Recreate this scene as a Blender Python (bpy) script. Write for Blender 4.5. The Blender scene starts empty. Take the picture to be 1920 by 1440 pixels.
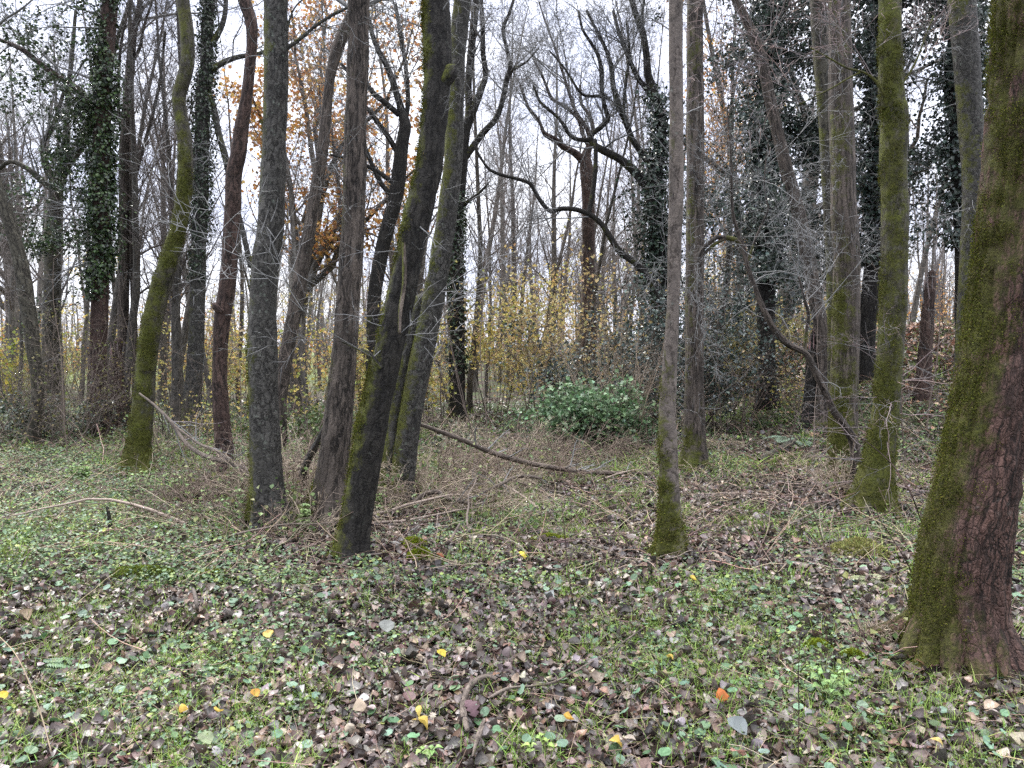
import bpy, math, random
import numpy as np

rng = np.random.default_rng(11)
random.seed(5)
S = bpy.context.scene
COL = S.collection
R = math.radians

# ------------------------------------------------------------------ camera
CAM = np.array([0.0, 0.0, 1.55])
F = 1440.0                      # focal length in photo pixels (1920 wide)
HV = 650.0                      # horizon row
PITCH = math.atan((720.0 - HV) / F)
cam = bpy.data.cameras.new('camera')
cam.sensor_fit = 'HORIZONTAL'
cam.sensor_width = 36.0
cam.lens = 36.0 * F / 1920.0
cam.clip_start = 0.05
cam.clip_end = 5000
camo = bpy.data.objects.new('camera', cam)
COL.objects.link(camo)
camo.location = CAM
camo.rotation_euler = (R(90) - PITCH, 0, 0)
S.camera = camo


def ray(u, v):
    x = (u - 960.0) / F
    y = (720.0 - v) / F
    c, s = math.cos(PITCH), math.sin(PITCH)
    return np.array([x, c + y * s, -s + y * c])


def P(u, v, Y):
    """world point seen at photo pixel (u, v) at distance Y along the view"""
    d = ray(u, v)
    return CAM + d * (Y / d[1])


# ------------------------------------------------------------------ noise
def _h(ix, iy, iz, seed):
    n = (ix * 374761393 + iy * 668265263 + iz * 1440662683 + seed * 1274126177) & 0xffffffff
    n = ((n ^ (n >> 13)) * 1274126177) & 0xffffffff
    n = n ^ (n >> 16)
    return n / 4294967295.0


def vnoise(p, seed=0):
    p = np.asarray(p, float)
    i = np.floor(p).astype(np.int64)
    f = p - i
    u = f * f * (3 - 2 * f)
    x, y, z = i[..., 0], i[..., 1], i[..., 2]
    ux, uy, uz = u[..., 0], u[..., 1], u[..., 2]
    def L(a, b, t): return a + (b - a) * t
    a = L(L(_h(x, y, z, seed), _h(x + 1, y, z, seed), ux), L(_h(x, y + 1, z, seed), _h(x + 1, y + 1, z, seed), ux), uy)
    b = L(L(_h(x, y, z + 1, seed), _h(x + 1, y, z + 1, seed), ux), L(_h(x, y + 1, z + 1, seed), _h(x + 1, y + 1, z + 1, seed), ux), uy)
    return L(a, b, uz)


def fbm(p, oct=3, seed=0):
    p = np.asarray(p, float)
    t = 0; a = 0.5; w = 0
    for k in range(oct):
        t = t + a * vnoise(p * (2.03 ** k), seed + k * 17)
        w += a; a *= 0.5
    return t / w


def n2(x, y, f, seed=0, oct=2):
    p = np.stack([np.asarray(x, float) * f, np.asarray(y, float) * f, np.full(np.shape(x), 0.37)], -1)
    return fbm(p, oct, seed)


def sm(t):
    t = np.clip(t, 0, 1)
    return t * t * (3 - 2 * t)


def ground_z(x, y):
    x = np.asarray(x, float); y = np.asarray(y, float)
    z = (n2(x, y, 0.22, 3) - 0.5) * 0.22 + (n2(x, y, 1.1, 5) - 0.5) * 0.10 + (n2(x, y, 5.0, 9) - 0.5) * 0.035
    bank = sm((y + 0.5 * (x - 3) - 9.0) / 10.0) * sm((x - 2.5) / 6.0) * 1.95
    far = sm((y - 30) / 40.0) * (-0.6) * sm((-x) / 10)
    rise = sm((y - 20) / 40) * sm((x + 6) / 10) * 1.0
    return z + np.maximum(bank, rise) + far


def on_ground(u, v):
    d = ray(u, v)
    ys = np.linspace(1.5, 70, 6000)
    pts = CAM + d[None] * (ys / d[1])[:, None]
    below = pts[:, 2] < ground_z(pts[:, 0], pts[:, 1])
    k = int(np.argmax(below)) if below.any() else len(ys) - 1
    p = pts[k].copy()
    p[2] = float(ground_z(p[0], p[1]))
    return p


# ------------------------------------------------------------------ mesh builder
class MB:
    def __init__(s):
        s.v = []; s.q = []; s.t = []; s.c = []; s.k = []; s.m = []; s.n = 0

    def add(s, v, quads=None, tris=None, col=(1, 1, 1), co=None, moss=None):
        v = np.asarray(v, float).reshape(-1, 3)
        N = len(v)
        s.v.append(v)
        if quads is not None and len(quads): s.q.append(np.asarray(quads, np.int64).reshape(-1, 4) + s.n)
        if tris is not None and len(tris): s.t.append(np.asarray(tris, np.int64).reshape(-1, 3) + s.n)
        c = np.ones((N, 4)); c[:, :3] = np.asarray(col, float).reshape(-1, 3)
        s.c.append(c)
        s.k.append(v.copy() if co is None else np.asarray(co, float).reshape(-1, 3))
        s.m.append(np.zeros(N) if moss is None else np.asarray(moss, float).ravel())
        s.n += N

    def build(s, name, mat, parent=None, origin=None, smooth=True):
        me = bpy.data.meshes.new(name)
        v = np.concatenate(s.v)
        org = np.zeros(3)
        if parent is not None: org = np.array(parent.get('_org', (0, 0, 0)), float)
        elif origin is not None: org = np.asarray(origin, float)
        v = v - org
        me.vertices.add(len(v)); me.vertices.foreach_set('co', v.astype(np.float32).ravel())
        q = np.concatenate(s.q) if s.q else np.zeros((0, 4), np.int64)
        t = np.concatenate(s.t) if s.t else np.zeros((0, 3), np.int64)
        idx = np.concatenate([q.ravel(), t.ravel()]).astype(np.int32)
        me.loops.add(len(idx)); me.loops.foreach_set('vertex_index', idx)
        st = np.concatenate([np.arange(len(q)) * 4, len(q) * 4 + np.arange(len(t)) * 3]).astype(np.int32)
        me.polygons.add(len(st)); me.polygons.foreach_set('loop_start', st)
        me.polygons.foreach_set('use_smooth', np.full(len(st), smooth))
        me.update(calc_edges=True)
        a = me.attributes.new('tint', 'FLOAT_COLOR', 'POINT'); a.data.foreach_set('color', np.concatenate(s.c).astype(np.float32).ravel())
        a = me.attributes.new('bark_co', 'FLOAT_VECTOR', 'POINT'); a.data.foreach_set('vector', np.concatenate(s.k).astype(np.float32).ravel())
        a = me.attributes.new('moss', 'FLOAT', 'POINT'); a.data.foreach_set('value', np.concatenate(s.m).astype(np.float32).ravel())
        me.materials.append(mat)
        o = bpy.data.objects.new(name, me)
        COL.objects.link(o)
        if parent is not None: o.parent = parent
        else: o.location = org
        return o


def tag(o, label=None, cat=None, group=None, kind=None):
    if label: o['label'] = label
    if cat: o['category'] = cat
    if group: o['group'] = group
    if kind: o['kind'] = kind
    return o


def empty(name, loc, label=None, cat=None, group=None):
    o = bpy.data.objects.new(name, None)
    COL.objects.link(o)
    o.location = tuple(loc)
    o.empty_display_size = 0.2
    o['_org'] = [float(a) for a in loc]
    return tag(o, label, cat, group)


def copy_tree(o, parent=None):
    c = o.copy(); COL.objects.link(c)
    if parent is not None: c.parent = parent
    for ch in list(o.children): copy_tree(ch, c)
    return c


def norm(v): return v / np.maximum(np.linalg.norm(v, axis=-1, keepdims=True), 1e-9)


def tubes(mb, pts, rad, sides, col=(1, 1, 1), moss=None):
    """pts (B,n,3), rad (B,n): B tapered tubes"""
    pts = np.asarray(pts, float); rad = np.asarray(rad, float)
    if pts.ndim == 2: pts = pts[None]; rad = rad[None]
    B, n, _ = pts.shape
    if B == 0: return
    t = norm(np.gradient(pts, axis=1))
    mt = np.abs(t.mean(1))
    ref = np.zeros((B, 3)); ref[np.arange(B), mt.argmin(1)] = 1
    a = norm(np.cross(t, ref[:, None, :])); b = np.cross(t, a)
    th = np.arange(sides) * 2 * math.pi / sides
    ring = a[:, :, None, :] * np.cos(th)[None, None, :, None] + b[:, :, None, :] * np.sin(th)[None, None, :, None]
    v = pts[:, :, None, :] + ring * rad[:, :, None, None]
    base = (np.arange(B) * n * sides)[:, None, None]
    i = (np.arange(n - 1) * sides)[None, :, None]
    j = np.arange(sides)[None, None, :]
    j2 = (j + 1) % sides
    q = np.stack([base + i + j, base + i + j2, base + i + sides + j2, base + i + sides + j], -1)
    s = np.concatenate([np.zeros((B, 1)), np.cumsum(np.linalg.norm(np.diff(pts, axis=1), axis=2), 1)], 1)
    off = np.arange(B) * 3.7
    co = np.empty((B, n, sides, 3))
    rm = rad.mean(1)[:, None, None]
    co[..., 0] = np.cos(th)[None, None] * rm + off[:, None, None]; co[..., 1] = np.sin(th)[None, None] * rm; co[..., 2] = s[:, :, None]
    c = np.asarray(col, float)
    if c.ndim == 2: c = np.repeat(c, n * sides, axis=0)
    m = None if moss is None else np.broadcast_to(np.asarray(moss)[..., None, None] if np.ndim(moss) == 1 else moss, (B, n, sides)).ravel()
    mb.add(v.reshape(-1, 3), quads=q.reshape(-1, 4), col=c, co=co.reshape(-1, 3), moss=m)


def grow(start, dirs, L, r, spec):
    """vectorised branching: returns list of (pts, rad, sides) per level"""
    start = np.atleast_2d(np.asarray(start, float)); d = norm(np.atleast_2d(np.asarray(dirs, float)))
    L = np.atleast_1d(np.asarray(L, float)); r = np.atleast_1d(np.asarray(r, float))
    out = []
    for sp in spec:
        B = len(start); n = sp['n']
        pts = np.empty((B, n + 1, 3)); pts[:, 0] = start
        step = (L / n)[:, None]
        for k in range(n):
            d = d + rng.normal(0, sp.get('wob', 0.1), (B, 3)); d[:, 2] += sp.get('trop', 0.0)
            d = norm(d); pts[:, k + 1] = pts[:, k] + d * step
        tt = np.linspace(0, 1, n + 1)
        rad = r[:, None] * (1 + (sp.get('taper', 0.25) - 1) * tt[None, :] ** sp.get('tp', 1.0))
        out.append((pts, rad, sp.get('sides', 3)))
        K = sp.get('kids', 0)
        if not K: break
        t = sp.get('t0', 0.2) + (sp.get('t1', 1.0) - sp.get('t0', 0.2)) * (np.arange(K)[None] + rng.random((B, K))) / K
        t = np.clip(t, 0, 0.999)
        i = np.minimum((t * n).astype(int), n - 1); f = (t * n - i)[..., None]
        bi = np.arange(B)[:, None]
        p0 = pts[bi, i]; p1 = pts[bi, i + 1]
        start_n = p0 + (p1 - p0) * f
        tan = norm(p1 - p0)
        ref = np.where(np.abs(tan[..., 2:3]) > 0.9, np.array([1.0, 0, 0]), np.array([0, 0, 1.0]))
        a = norm(np.cross(tan, ref)); b = np.cross(tan, a)
        ph = np.arange(K)[None] * 2.4 + rng.random((B, 1)) * 6.28 + rng.normal(0, .5, (B, K))
        an = np.radians(rng.uniform(*sp.get('ang', (35, 60)), (B, K)))
        dd = tan * np.cos(an)[..., None] + (a * np.cos(ph)[..., None] + b * np.sin(ph)[..., None]) * np.sin(an)[..., None]
        Ln = L[:, None] * rng.uniform(*sp.get('lr', (.3, .6)), (B, K)) * (1 - sp.get('fall', .4) * t)
        rn = np.maximum(r[:, None] * (1 + (sp.get('taper', .25) - 1) * t) * sp.get('rr', .5), sp.get('rmin', .0015))
        start = start_n.reshape(-1, 3); d = dd.reshape(-1, 3); L = Ln.ravel(); r = rn.ravel()
    return out


def add_levels(mb, levels, col=(1, 1, 1), skip=0, cj=0.0):
    for (p, r, s) in levels[skip:]:
        c = col
        if cj: c = np.clip(np.asarray(col)[None] * (1 + rng.normal(0, cj, (len(p), 1))), 0.2, 2)
        tubes(mb, p, r, s, c)


# ------------------------------------------------------------------ templates (leaves)
def kite(w=.35, fold=.12):
    return np.array([(0, 0, 0), (w, .5, fold), (0, 1, 0), (-w, .5, fold)], float), np.array([(0, 1, 2, 3)])[:0], np.array([(0, 1, 2), (0, 2, 3)])


def leaf_grid(prof, curl=.25, arch=.2, twist=0., rows=None):
    ys = np.linspace(0, 1, len(prof)); v = []
    for y, w in zip(ys, prof):
        for x in (-1, 0, 1):
            xx = x * w
            v.append((xx, y, curl * xx * xx * 2.2 - arch * (y - .5) ** 2 * 1.6 + twist * xx * (y - .3)))
    q = []
    for k in range(len(prof) - 1):
        for c in range(2):
            a = k * 3 + c; q.append((a, a + 1, a + 4, a + 3))
    return np.array(v), np.array(q), np.zeros((0, 3), int)


def round_leaf(n=8, cup=.25):
    v = [(0, .12, 0)]; t = []
    for k in range(n):
        a = -math.pi / 2 + .35 + (2 * math.pi - .7) * k / (n - 1)
        v.append((.5 * math.cos(a), .5 + .5 * math.sin(a), cup * .5 + (.05 if k % 2 else 0)))
    for k in range(1, n): t.append((0, k, k + 1))
    return np.array(v), np.zeros((0, 4), int), np.array(t)


def blade(w=.03, bend=.5):
    v = []; 
    for k, y in enumerate((0, .35, .7, 1.0)):
        ww = w * (1 - y ** 2 * .95); z = math.sin(min(y, 1) * 1.2) * .95; yy = bend * y * y
        v += [(-ww, yy, z), (ww, yy, z)]
    q = [(0, 1, 3, 2), (2, 3, 5, 4), (4, 5, 7, 6)]
    return np.array(v), np.array(q), np.zeros((0, 3), int)


LOBED = leaf_grid([.03, .28, .16, .42, .22, .40, .2, .22, .02], .3, .35)
OVAL = [leaf_grid([.03, .33, .46, .40, .24, .02], c, a, w) for c, a, w in ((.7, .4, 0), (-.7, .2, .4), (.9, -.5, -.3), (.2, .7, .2))]
OVATE = [leaf_grid([.04, .42, .5, .48, .35, .03], c, a, w) for c, a, w in ((.6, -.3, .3), (-1.0, .5, -.3))]
NARROW = [leaf_grid([.02, .18, .26, .2, .02], .8, .5, .3)]
CRUMP = leaf_grid([.04, .4, .5, .36, .03], 1.2, -.6, .5)
SMALL = [leaf_grid([.05, .42, .36, .02], .8, .3, .2)]
KITE = kite(); KITEW = kite(.48, .2)


def rots(N, yaw=None, tilt_sd=.45, tilt=None, roll_sd=None):
    yaw = rng.random(N) * 6.2832 if yaw is None else yaw
    a = rng.normal(0, tilt_sd, N) if tilt is None else tilt
    b = rng.normal(0, tilt_sd if roll_sd is None else roll_sd, N)
    cy, sy, ca, sa, cb, sb = np.cos(yaw), np.sin(yaw), np.cos(a), np.sin(a), np.cos(b), np.sin(b)
    Z = np.zeros(N); O = np.ones(N)
    Rz = np.stack([np.stack([cy, -sy, Z], -1), np.stack([sy, cy, Z], -1), np.stack([Z, Z, O], -1)], 1)
    Rx = np.stack([np.stack([O, Z, Z], -1), np.stack([Z, ca, -sa], -1), np.stack([Z, sa, ca], -1)], 1)
    Ry = np.stack([np.stack([cb, Z, sb], -1), np.stack([Z, O, Z], -1), np.stack([-sb, Z, cb], -1)], 1)
    return Rz @ Rx @ Ry


def rand_rots(N):
    q = norm(rng.normal(0, 1, (N, 4)))
    w, x, y, z = q.T
    return np.stack([np.stack([1 - 2 * (y * y + z * z), 2 * (x * y - z * w), 2 * (x * z + y * w)], -1),
                     np.stack([2 * (x * y + z * w), 1 - 2 * (x * x + z * z), 2 * (y * z - x * w)], -1),
                     np.stack([2 * (x * z - y * w), 2 * (y * z + x * w), 1 - 2 * (x * x + y * y)], -1)], 1)


def inst(mb, tpl, pos, rot, scale, col):
    tv, tq, tt = tpl
    N = len(pos)
    if N == 0: return
    scale = np.asarray(scale, float)
    if scale.ndim == 1: scale = np.repeat(scale[:, None], 3, 1)
    v = np.einsum('nij,nkj->nki', rot, tv[None] * scale[:, None, :]) + pos[:, None, :]
    V = len(tv); off = (np.arange(N) * V)[:, None, None]
    q = (tq[None] + off).reshape(-1, 4) if len(tq) else None
    t = (tt[None] + off).reshape(-1, 3) if len(tt) else None
    cc = np.repeat(np.asarray(col, float), V, 0)
    if V > 8: cc = cc * (1 + rng.normal(0, .16, (len(cc), 1)))
    mb.add(v.reshape(-1, 3), quads=q, tris=t, col=np.clip(cc, .003, 1))


def pick(cols, N, w=None, j=.18):
    cols = np.asarray(cols, float)
    w = None if w is None else np.asarray(w, float) / np.sum(w)
    c = cols[rng.choice(len(cols), N, p=w)]
    return np.clip(c * (1 + rng.normal(0, j, (N, 1))) * (1 + rng.normal(0, j * .3, (N, 3))), .004, .95)


def catmull(pts, ds):
    """resample rows (x,y,z,r) smoothly"""
    p = np.asarray(pts, float)
    q = np.vstack([2 * p[0] - p[1], p, 2 * p[-1] - p[-2]])
    out = []
    for i in range(1, len(q) - 2):
        n = max(2, int(np.linalg.norm(q[i + 1, :3] - q[i, :3]) / ds))
        t = np.linspace(0, 1, n, endpoint=False)[:, None]
        a, b, c, d = q[i - 1], q[i], q[i + 1], q[i + 2]
        out.append(.5 * ((2 * b) + (-a + c) * t + (2 * a - 5 * b + 4 * c - d) * t ** 2 + (-a + 3 * b - 3 * c + d) * t ** 3))
    out.append(p[-1:])
    o = np.vstack(out); o[:, 3] = np.maximum(o[:, 3], .0008)
    return o


# ------------------------------------------------------------------ materials
def new_mat(name):
    m = bpy.data.materials.new(name); m.use_nodes = True
    nt = m.node_tree; nt.nodes.clear()
    return m, nt


def N(nt, typ, ins=None, **props):
    n = nt.nodes.new(typ)
    for k, v in props.items(): setattr(n, k, v)
    for k, v in (ins or {}).items():
        if isinstance(v, bpy.types.NodeSocket): nt.links.new(v, n.inputs[k])
        else: n.inputs[k].default_value = v
    return n


def ramp(nt, fac, stops, interp='LINEAR'):
    n = N(nt, 'ShaderNodeValToRGB', {'Fac': fac}); cr = n.color_ramp; cr.interpolation = interp
    while len(cr.elements) < len(stops): cr.elements.new(.5)
    for e, (p, c) in zip(cr.elements, stops):
        e.position = p; e.color = (*c, 1) if len(c) == 3 else c
    return n.outputs['Color']


def mix(nt, fac, a, b, mode='MIX'):
    n = nt.nodes.new('ShaderNodeMix'); n.data_type = 'RGBA'; n.blend_type = mode
    for s, v in ((0, fac), (6, a), (7, b)):
        if isinstance(v, bpy.types.NodeSocket): nt.links.new(v, n.inputs[s])
        else: n.inputs[s].default_value = v if s == 0 else (*v, 1)
    return n.outputs[2]


def math_(nt, op, a, b=0.0, c=0.0, clamp=False):
    n = nt.nodes.new('ShaderNodeMath'); n.operation = op; n.use_clamp = clamp
    for i, v in enumerate((a, b, c)):
        if isinstance(v, bpy.types.NodeSocket): nt.links.new(v, n.inputs[i])
        else: n.inputs[i].default_value = v
    return n.outputs[0]


def out(nt, sh):
    N(nt, 'ShaderNodeOutputMaterial', {'Surface': sh})


def bark(name, ridge, furrow, scale=26., stretch=.14, moss_hi=(.170, .190, .028), moss_lo=(.032, .040, .009), lichen=.25, lich_col=(.30, .33, .29), bump=.7, alt=None, plates=0., crack=.16):
    """fissured bark: stretched ridged noise at two sizes, optional cross-cracked plates, lichen spots, moss by the mesh's mask"""
    m, nt = new_mat(name)
    co = N(nt, 'ShaderNodeAttribute', attribute_name='bark_co').outputs['Vector']
    mo = N(nt, 'ShaderNodeAttribute', attribute_name='moss').outputs['Fac']
    warp = N(nt, 'ShaderNodeTexNoise', {'Vector': co, 'Scale': 11., 'Detail': 3.})
    wv = N(nt, 'ShaderNodeVectorMath', {0: warp.outputs['Color'], 1: (.5, .5, .5)}, operation='SUBTRACT').outputs[0]
    wv = N(nt, 'ShaderNodeVectorMath', {0: wv, 1: (.035, .035, .12)}, operation='MULTIPLY').outputs[0]
    cw = N(nt, 'ShaderNodeVectorMath', {0: co, 1: wv}, operation='ADD').outputs[0]
    mp = N(nt, 'ShaderNodeMapping', {'Vector': cw, 'Scale': (1, 1, stretch)}).outputs[0]
    mp2 = N(nt, 'ShaderNodeMapping', {'Vector': cw, 'Scale': (1, 1, min(1, stretch * 2.4)), 'Location': (3.1, 1.7, .3)}).outputs[0]
    n1 = N(nt, 'ShaderNodeTexNoise', {'Vector': mp, 'Scale': scale, 'Detail': 3., 'Roughness': .5}).outputs['Fac']
    n2_ = N(nt, 'ShaderNodeTexNoise', {'Vector': mp2, 'Scale': scale * 1.9, 'Detail': 4., 'Roughness': .6}).outputs['Fac']
    r1 = math_(nt, 'ABSOLUTE', math_(nt, 'SUBTRACT', n1, .5)); r2 = math_(nt, 'ABSOLUTE', math_(nt, 'SUBTRACT', n2_, .5))
    g1 = math_(nt, 'DIVIDE', r1, crack, clamp=True); g2 = math_(nt, 'DIVIDE', r2, crack * .9, clamp=True)
    hgt = math_(nt, 'ADD', math_(nt, 'MULTIPLY', math_(nt, 'POWER', g1, .7), .65), math_(nt, 'MULTIPLY', math_(nt, 'POWER', g2, .7), .35))
    if plates:
        mp3 = N(nt, 'ShaderNodeMapping', {'Vector': cw, 'Scale': (1, 1, .38)}).outputs[0]
        vo = N(nt, 'ShaderNodeTexVoronoi', {'Vector': mp3, 'Scale': scale * 1.7}, feature='DISTANCE_TO_EDGE').outputs['Distance']
        hgt = math_(nt, 'MULTIPLY', hgt, math_(nt, 'ADD', math_(nt, 'MULTIPLY', math_(nt, 'DIVIDE', vo, .12, clamp=True), plates), 1 - plates))
    fine = N(nt, 'ShaderNodeTexNoise', {'Vector': co, 'Scale': 120., 'Detail': 5., 'Roughness': .7}).outputs['Fac']
    big = N(nt, 'ShaderNodeTexNoise', {'Vector': co, 'Scale': 3.5, 'Detail': 5., 'Roughness': .62}).outputs['Fac']
    mid = N(nt, 'ShaderNodeTexNoise', {'Vector': mp2, 'Scale': 16., 'Detail': 5., 'Roughness': .7}).outputs['Fac']
    base = mix(nt, ramp(nt, hgt, [(.22, (0, 0, 0)), (.68, (1, 1, 1))]), furrow, ridge)
    base = mix(nt, math_(nt, 'MULTIPLY', math_(nt, 'SUBTRACT', big, .42, clamp=True), 3., clamp=True), base, alt if alt else tuple(a * .55 for a in ridge))
    base = mix(nt, .85, base, ramp(nt, mid, [(.3, (.45, .45, .46)), (.7, (1.6, 1.58, 1.55))]), 'MULTIPLY')
    base = mix(nt, .75, base, ramp(nt, fine, [(.3, (.5, .5, .5)), (.72, (1.55, 1.55, 1.55))]), 'MULTIPLY')
    if lichen > 0:
        lv = N(nt, 'ShaderNodeTexVoronoi', {'Vector': cw, 'Scale': 24., 'Randomness': 1.}, feature='F1')
        ln = N(nt, 'ShaderNodeTexNoise', {'Vector': co, 'Scale': 5., 'Detail': 5., 'Roughness': .7}).outputs['Fac']
        lf = math_(nt, 'MULTIPLY', math_(nt, 'SUBTRACT', ln, .60 - lichen * .3), 5., clamp=True)
        ls = ramp(nt, math_(nt, 'ADD', lv.outputs['Distance'], math_(nt, 'MULTIPLY', fine, .5)), [(.30, (1, 1, 1)), (.60, (0, 0, 0))])
        base = mix(nt, math_(nt, 'MULTIPLY', math_(nt, 'MULTIPLY', lf, ls), .8), base, lich_col)
    mn = N(nt, 'ShaderNodeTexNoise', {'Vector': co, 'Scale': 9., 'Detail': 8., 'Roughness': .75}).outputs['Fac']
    mf = math_(nt, 'ADD', mo, math_(nt, 'MULTIPLY', math_(nt, 'SUBTRACT', mn, .5), 2.2))
    mf = math_(nt, 'ADD', mf, math_(nt, 'MULTIPLY', math_(nt, 'SUBTRACT', hgt, .5), -.25))
    mask = ramp(nt, mf, [(.40, (0, 0, 0)), (.78, (1, 1, 1))])
    mt = N(nt, 'ShaderNodeTexNoise', {'Vector': co, 'Scale': 48., 'Detail': 5., 'Roughness': .8}).outputs['Fac']
    mcol = mix(nt, ramp(nt, mt, [(.35, (0, 0, 0)), (.68, (1, 1, 1))]), moss_lo, moss_hi)
    mcol = mix(nt, math_(nt, 'MULTIPLY', math_(nt, 'SUBTRACT', big, .3, clamp=True), 1.6, clamp=True), mcol, (.070, .058, .022))
    base = mix(nt, mask, base, mcol)
    mh = math_(nt, 'ADD', math_(nt, 'MULTIPLY', mt, 1.0), math_(nt, 'MULTIPLY', mn, 1.2))
    bh = math_(nt, 'ADD', hgt, math_(nt, 'MULTIPLY', fine, .35))
    hm = N(nt, 'ShaderNodeMix', {0: mask, 2: bh, 3: mh}).outputs[0]
    bp = N(nt, 'ShaderNodeBump', {'Strength': bump, 'Distance': .02, 'Height': hm}).outputs[0]
    pr = N(nt, 'ShaderNodeBsdfPrincipled', {'Base Color': base, 'Roughness': .8, 'Specular IOR Level': .3, 'Normal': bp}).outputs[0]
    out(nt, pr)
    return m


def tint_mat(name, rough=.5, spec=.4, trans=.0, noise=0., nscale=60., bumpv=0., under=0.):
    m, nt = new_mat(name)
    c = N(nt, 'ShaderNodeAttribute', attribute_name='tint').outputs['Color']
    oc = N(nt, 'ShaderNodeTexCoord').outputs['Object']
    kw = {}
    if under:
        bf = N(nt, 'ShaderNodeNewGeometry').outputs['Backfacing']
        c = mix(nt, math_(nt, 'MULTIPLY', bf, under), c, mix(nt, .5, mix(nt, 1., c, (1.7, 1.75, 1.8), 'MULTIPLY'), (.17, .165, .16)))
    if noise:
        f = N(nt, 'ShaderNodeTexNoise', {'Vector': oc, 'Scale': nscale, 'Detail': 3.}).outputs['Fac']
        c = mix(nt, noise, c, ramp(nt, f, [(.25, (.45, .45, .45)), (.75, (1.55, 1.55, 1.55))]), 'MULTIPLY')
        if bumpv: kw['Normal'] = N(nt, 'ShaderNodeBump', {'Strength': bumpv, 'Distance': .004, 'Height': f}).outputs[0]
    p = N(nt, 'ShaderNodeBsdfPrincipled', {'Base Color': c, 'Roughness': rough, 'Specular IOR Level': spec, **kw}).outputs[0]
    if trans:
        t = N(nt, 'ShaderNodeBsdfTranslucent', {'Color': c}).outputs[0]
        p = N(nt, 'ShaderNodeMixShader', {0: trans, 1: p, 2: t}).outputs[0]
    out(nt, p)
    return m


M = {}
M['grey'] = bark('bark_grey', (.090, .086, .079), (.014, .013, .012), scale=27, stretch=.42, lichen=.46, lich_col=(.23, .27, .22))
M['dark'] = bark('bark_dark', (.034, .031, .027), (.005, .004, .004), scale=22, stretch=.24, lichen=.20, lich_col=(.20, .22, .18))
M['brown'] = bark('bark_brown', (.125, .103, .088), (.010, .008, .007), scale=26, stretch=.085, lichen=.16)
M['red'] = bark('bark_red', (.092, .060, .050), (.010, .007, .006), scale=22, stretch=.2, lichen=.08, alt=(.065, .040, .033), bump=.8)
M['near'] = bark('bark_red_plated', (.140, .080, .065), (.006, .004, .003), scale=25, stretch=.10, lichen=.10, lich_col=(.34, .30, .27), alt=(.080, .050, .042), bump=1.0, plates=.5, moss_hi=(.150, .155, .028), moss_lo=(.032, .035, .010), crack=.11)
M['mossy'] = bark('bark_mossy', (.085, .078, .060), (.012, .010, .008), scale=22, stretch=.25, lichen=.32)
M['pale'] = bark('bark_pale', (.140, .118, .104), (.034, .027, .023), scale=14, stretch=.35, lichen=.14, alt=(.13, .11, .095), bump=.4, crack=.10)
M['far'] = bark('bark_far_hazed', (.150, .138, .122), (.05, .045, .04), scale=16, lichen=.25, bump=.3)  # bark of the farther trees, paled to imitate haze
M['twig'] = tint_mat('twig_bark', .8, .2)
M['leaf'] = tint_mat('dead_leaf', .38, .5, .08, .5, 120., .4, under=.6)
M['green'] = tint_mat('green_leaf', .5, .35, .22, .2, 80.)
M['ivy'] = tint_mat('ivy_leaf', .30, .55, .08, under=.25)
M['autumn'] = tint_mat('autumn_leaf', .55, .3, .35)
M['moss'] = tint_mat('moss_tuft', .9, .1, .25)
M['straw'] = tint_mat('dry_stem', .7, .3, .0, .35, 40.)
M['wood'] = bark('dead_wood', (.19, .155, .13), (.05, .038, .032), scale=30, stretch=.15, lichen=.2, bump=.5)


def ground_mat():
    m, nt = new_mat('woodland_floor')
    co = N(nt, 'ShaderNodeTexCoord').outputs['Object']
    a = N(nt, 'ShaderNodeTexVoronoi', {'Vector': co, 'Scale': 22.}, feature='F1')
    b = N(nt, 'ShaderNodeTexNoise', {'Vector': co, 'Scale': 1.1, 'Detail': 5., 'Roughness': .65}).outputs['Fac']
    f = N(nt, 'ShaderNodeTexNoise', {'Vector': co, 'Scale': 45., 'Detail': 4., 'Roughness': .7}).outputs['Fac']
    s = N(nt, 'ShaderNodeSeparateColor', {'Color': a.outputs['Color']})
    lit = ramp(nt, s.outputs[0], [(0, (.022, .016, .012)), (.4, (.055, .038, .028)), (.75, (.085, .06, .045)), (1, (.13, .10, .08))])
    grn = ramp(nt, s.outputs[1], [(0, (.025, .035, .012)), (.5, (.05, .075, .025)), (1, (.09, .12, .045))])
    c = mix(nt, ramp(nt, b, [(.46, (0, 0, 0)), (.58, (1, 1, 1))]), lit, grn)
    c = mix(nt, .7, c, ramp(nt, f, [(.3, (.3, .3, .3)), (.7, (1.5, 1.5, 1.5))]), 'MULTIPLY')
    sep = N(nt, 'ShaderNodeSeparateXYZ', {'Vector': co})
    # the open meadow beyond the wood
    md = math_(nt, 'MULTIPLY', math_(nt, 'SUBTRACT', sep.outputs[1], 26.), .08, clamp=True)
    md = math_(nt, 'MULTIPLY', md, math_(nt, 'MULTIPLY', math_(nt, 'ADD', sep.outputs[0], 2.), -.2, clamp=True))
    c = mix(nt, md, c, (.12, .15, .05))
    h = math_(nt, 'ADD', a.outputs['Distance'], f)
    bp = N(nt, 'ShaderNodeBump', {'Strength': .8, 'Distance': .03, 'Height': h}).outputs[0]
    out(nt, N(nt, 'ShaderNodeBsdfPrincipled', {'Base Color': c, 'Roughness': .85, 'Specular IOR Level': .2, 'Normal': bp}).outputs[0])
    return m


M['ground'] = ground_mat()

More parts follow.
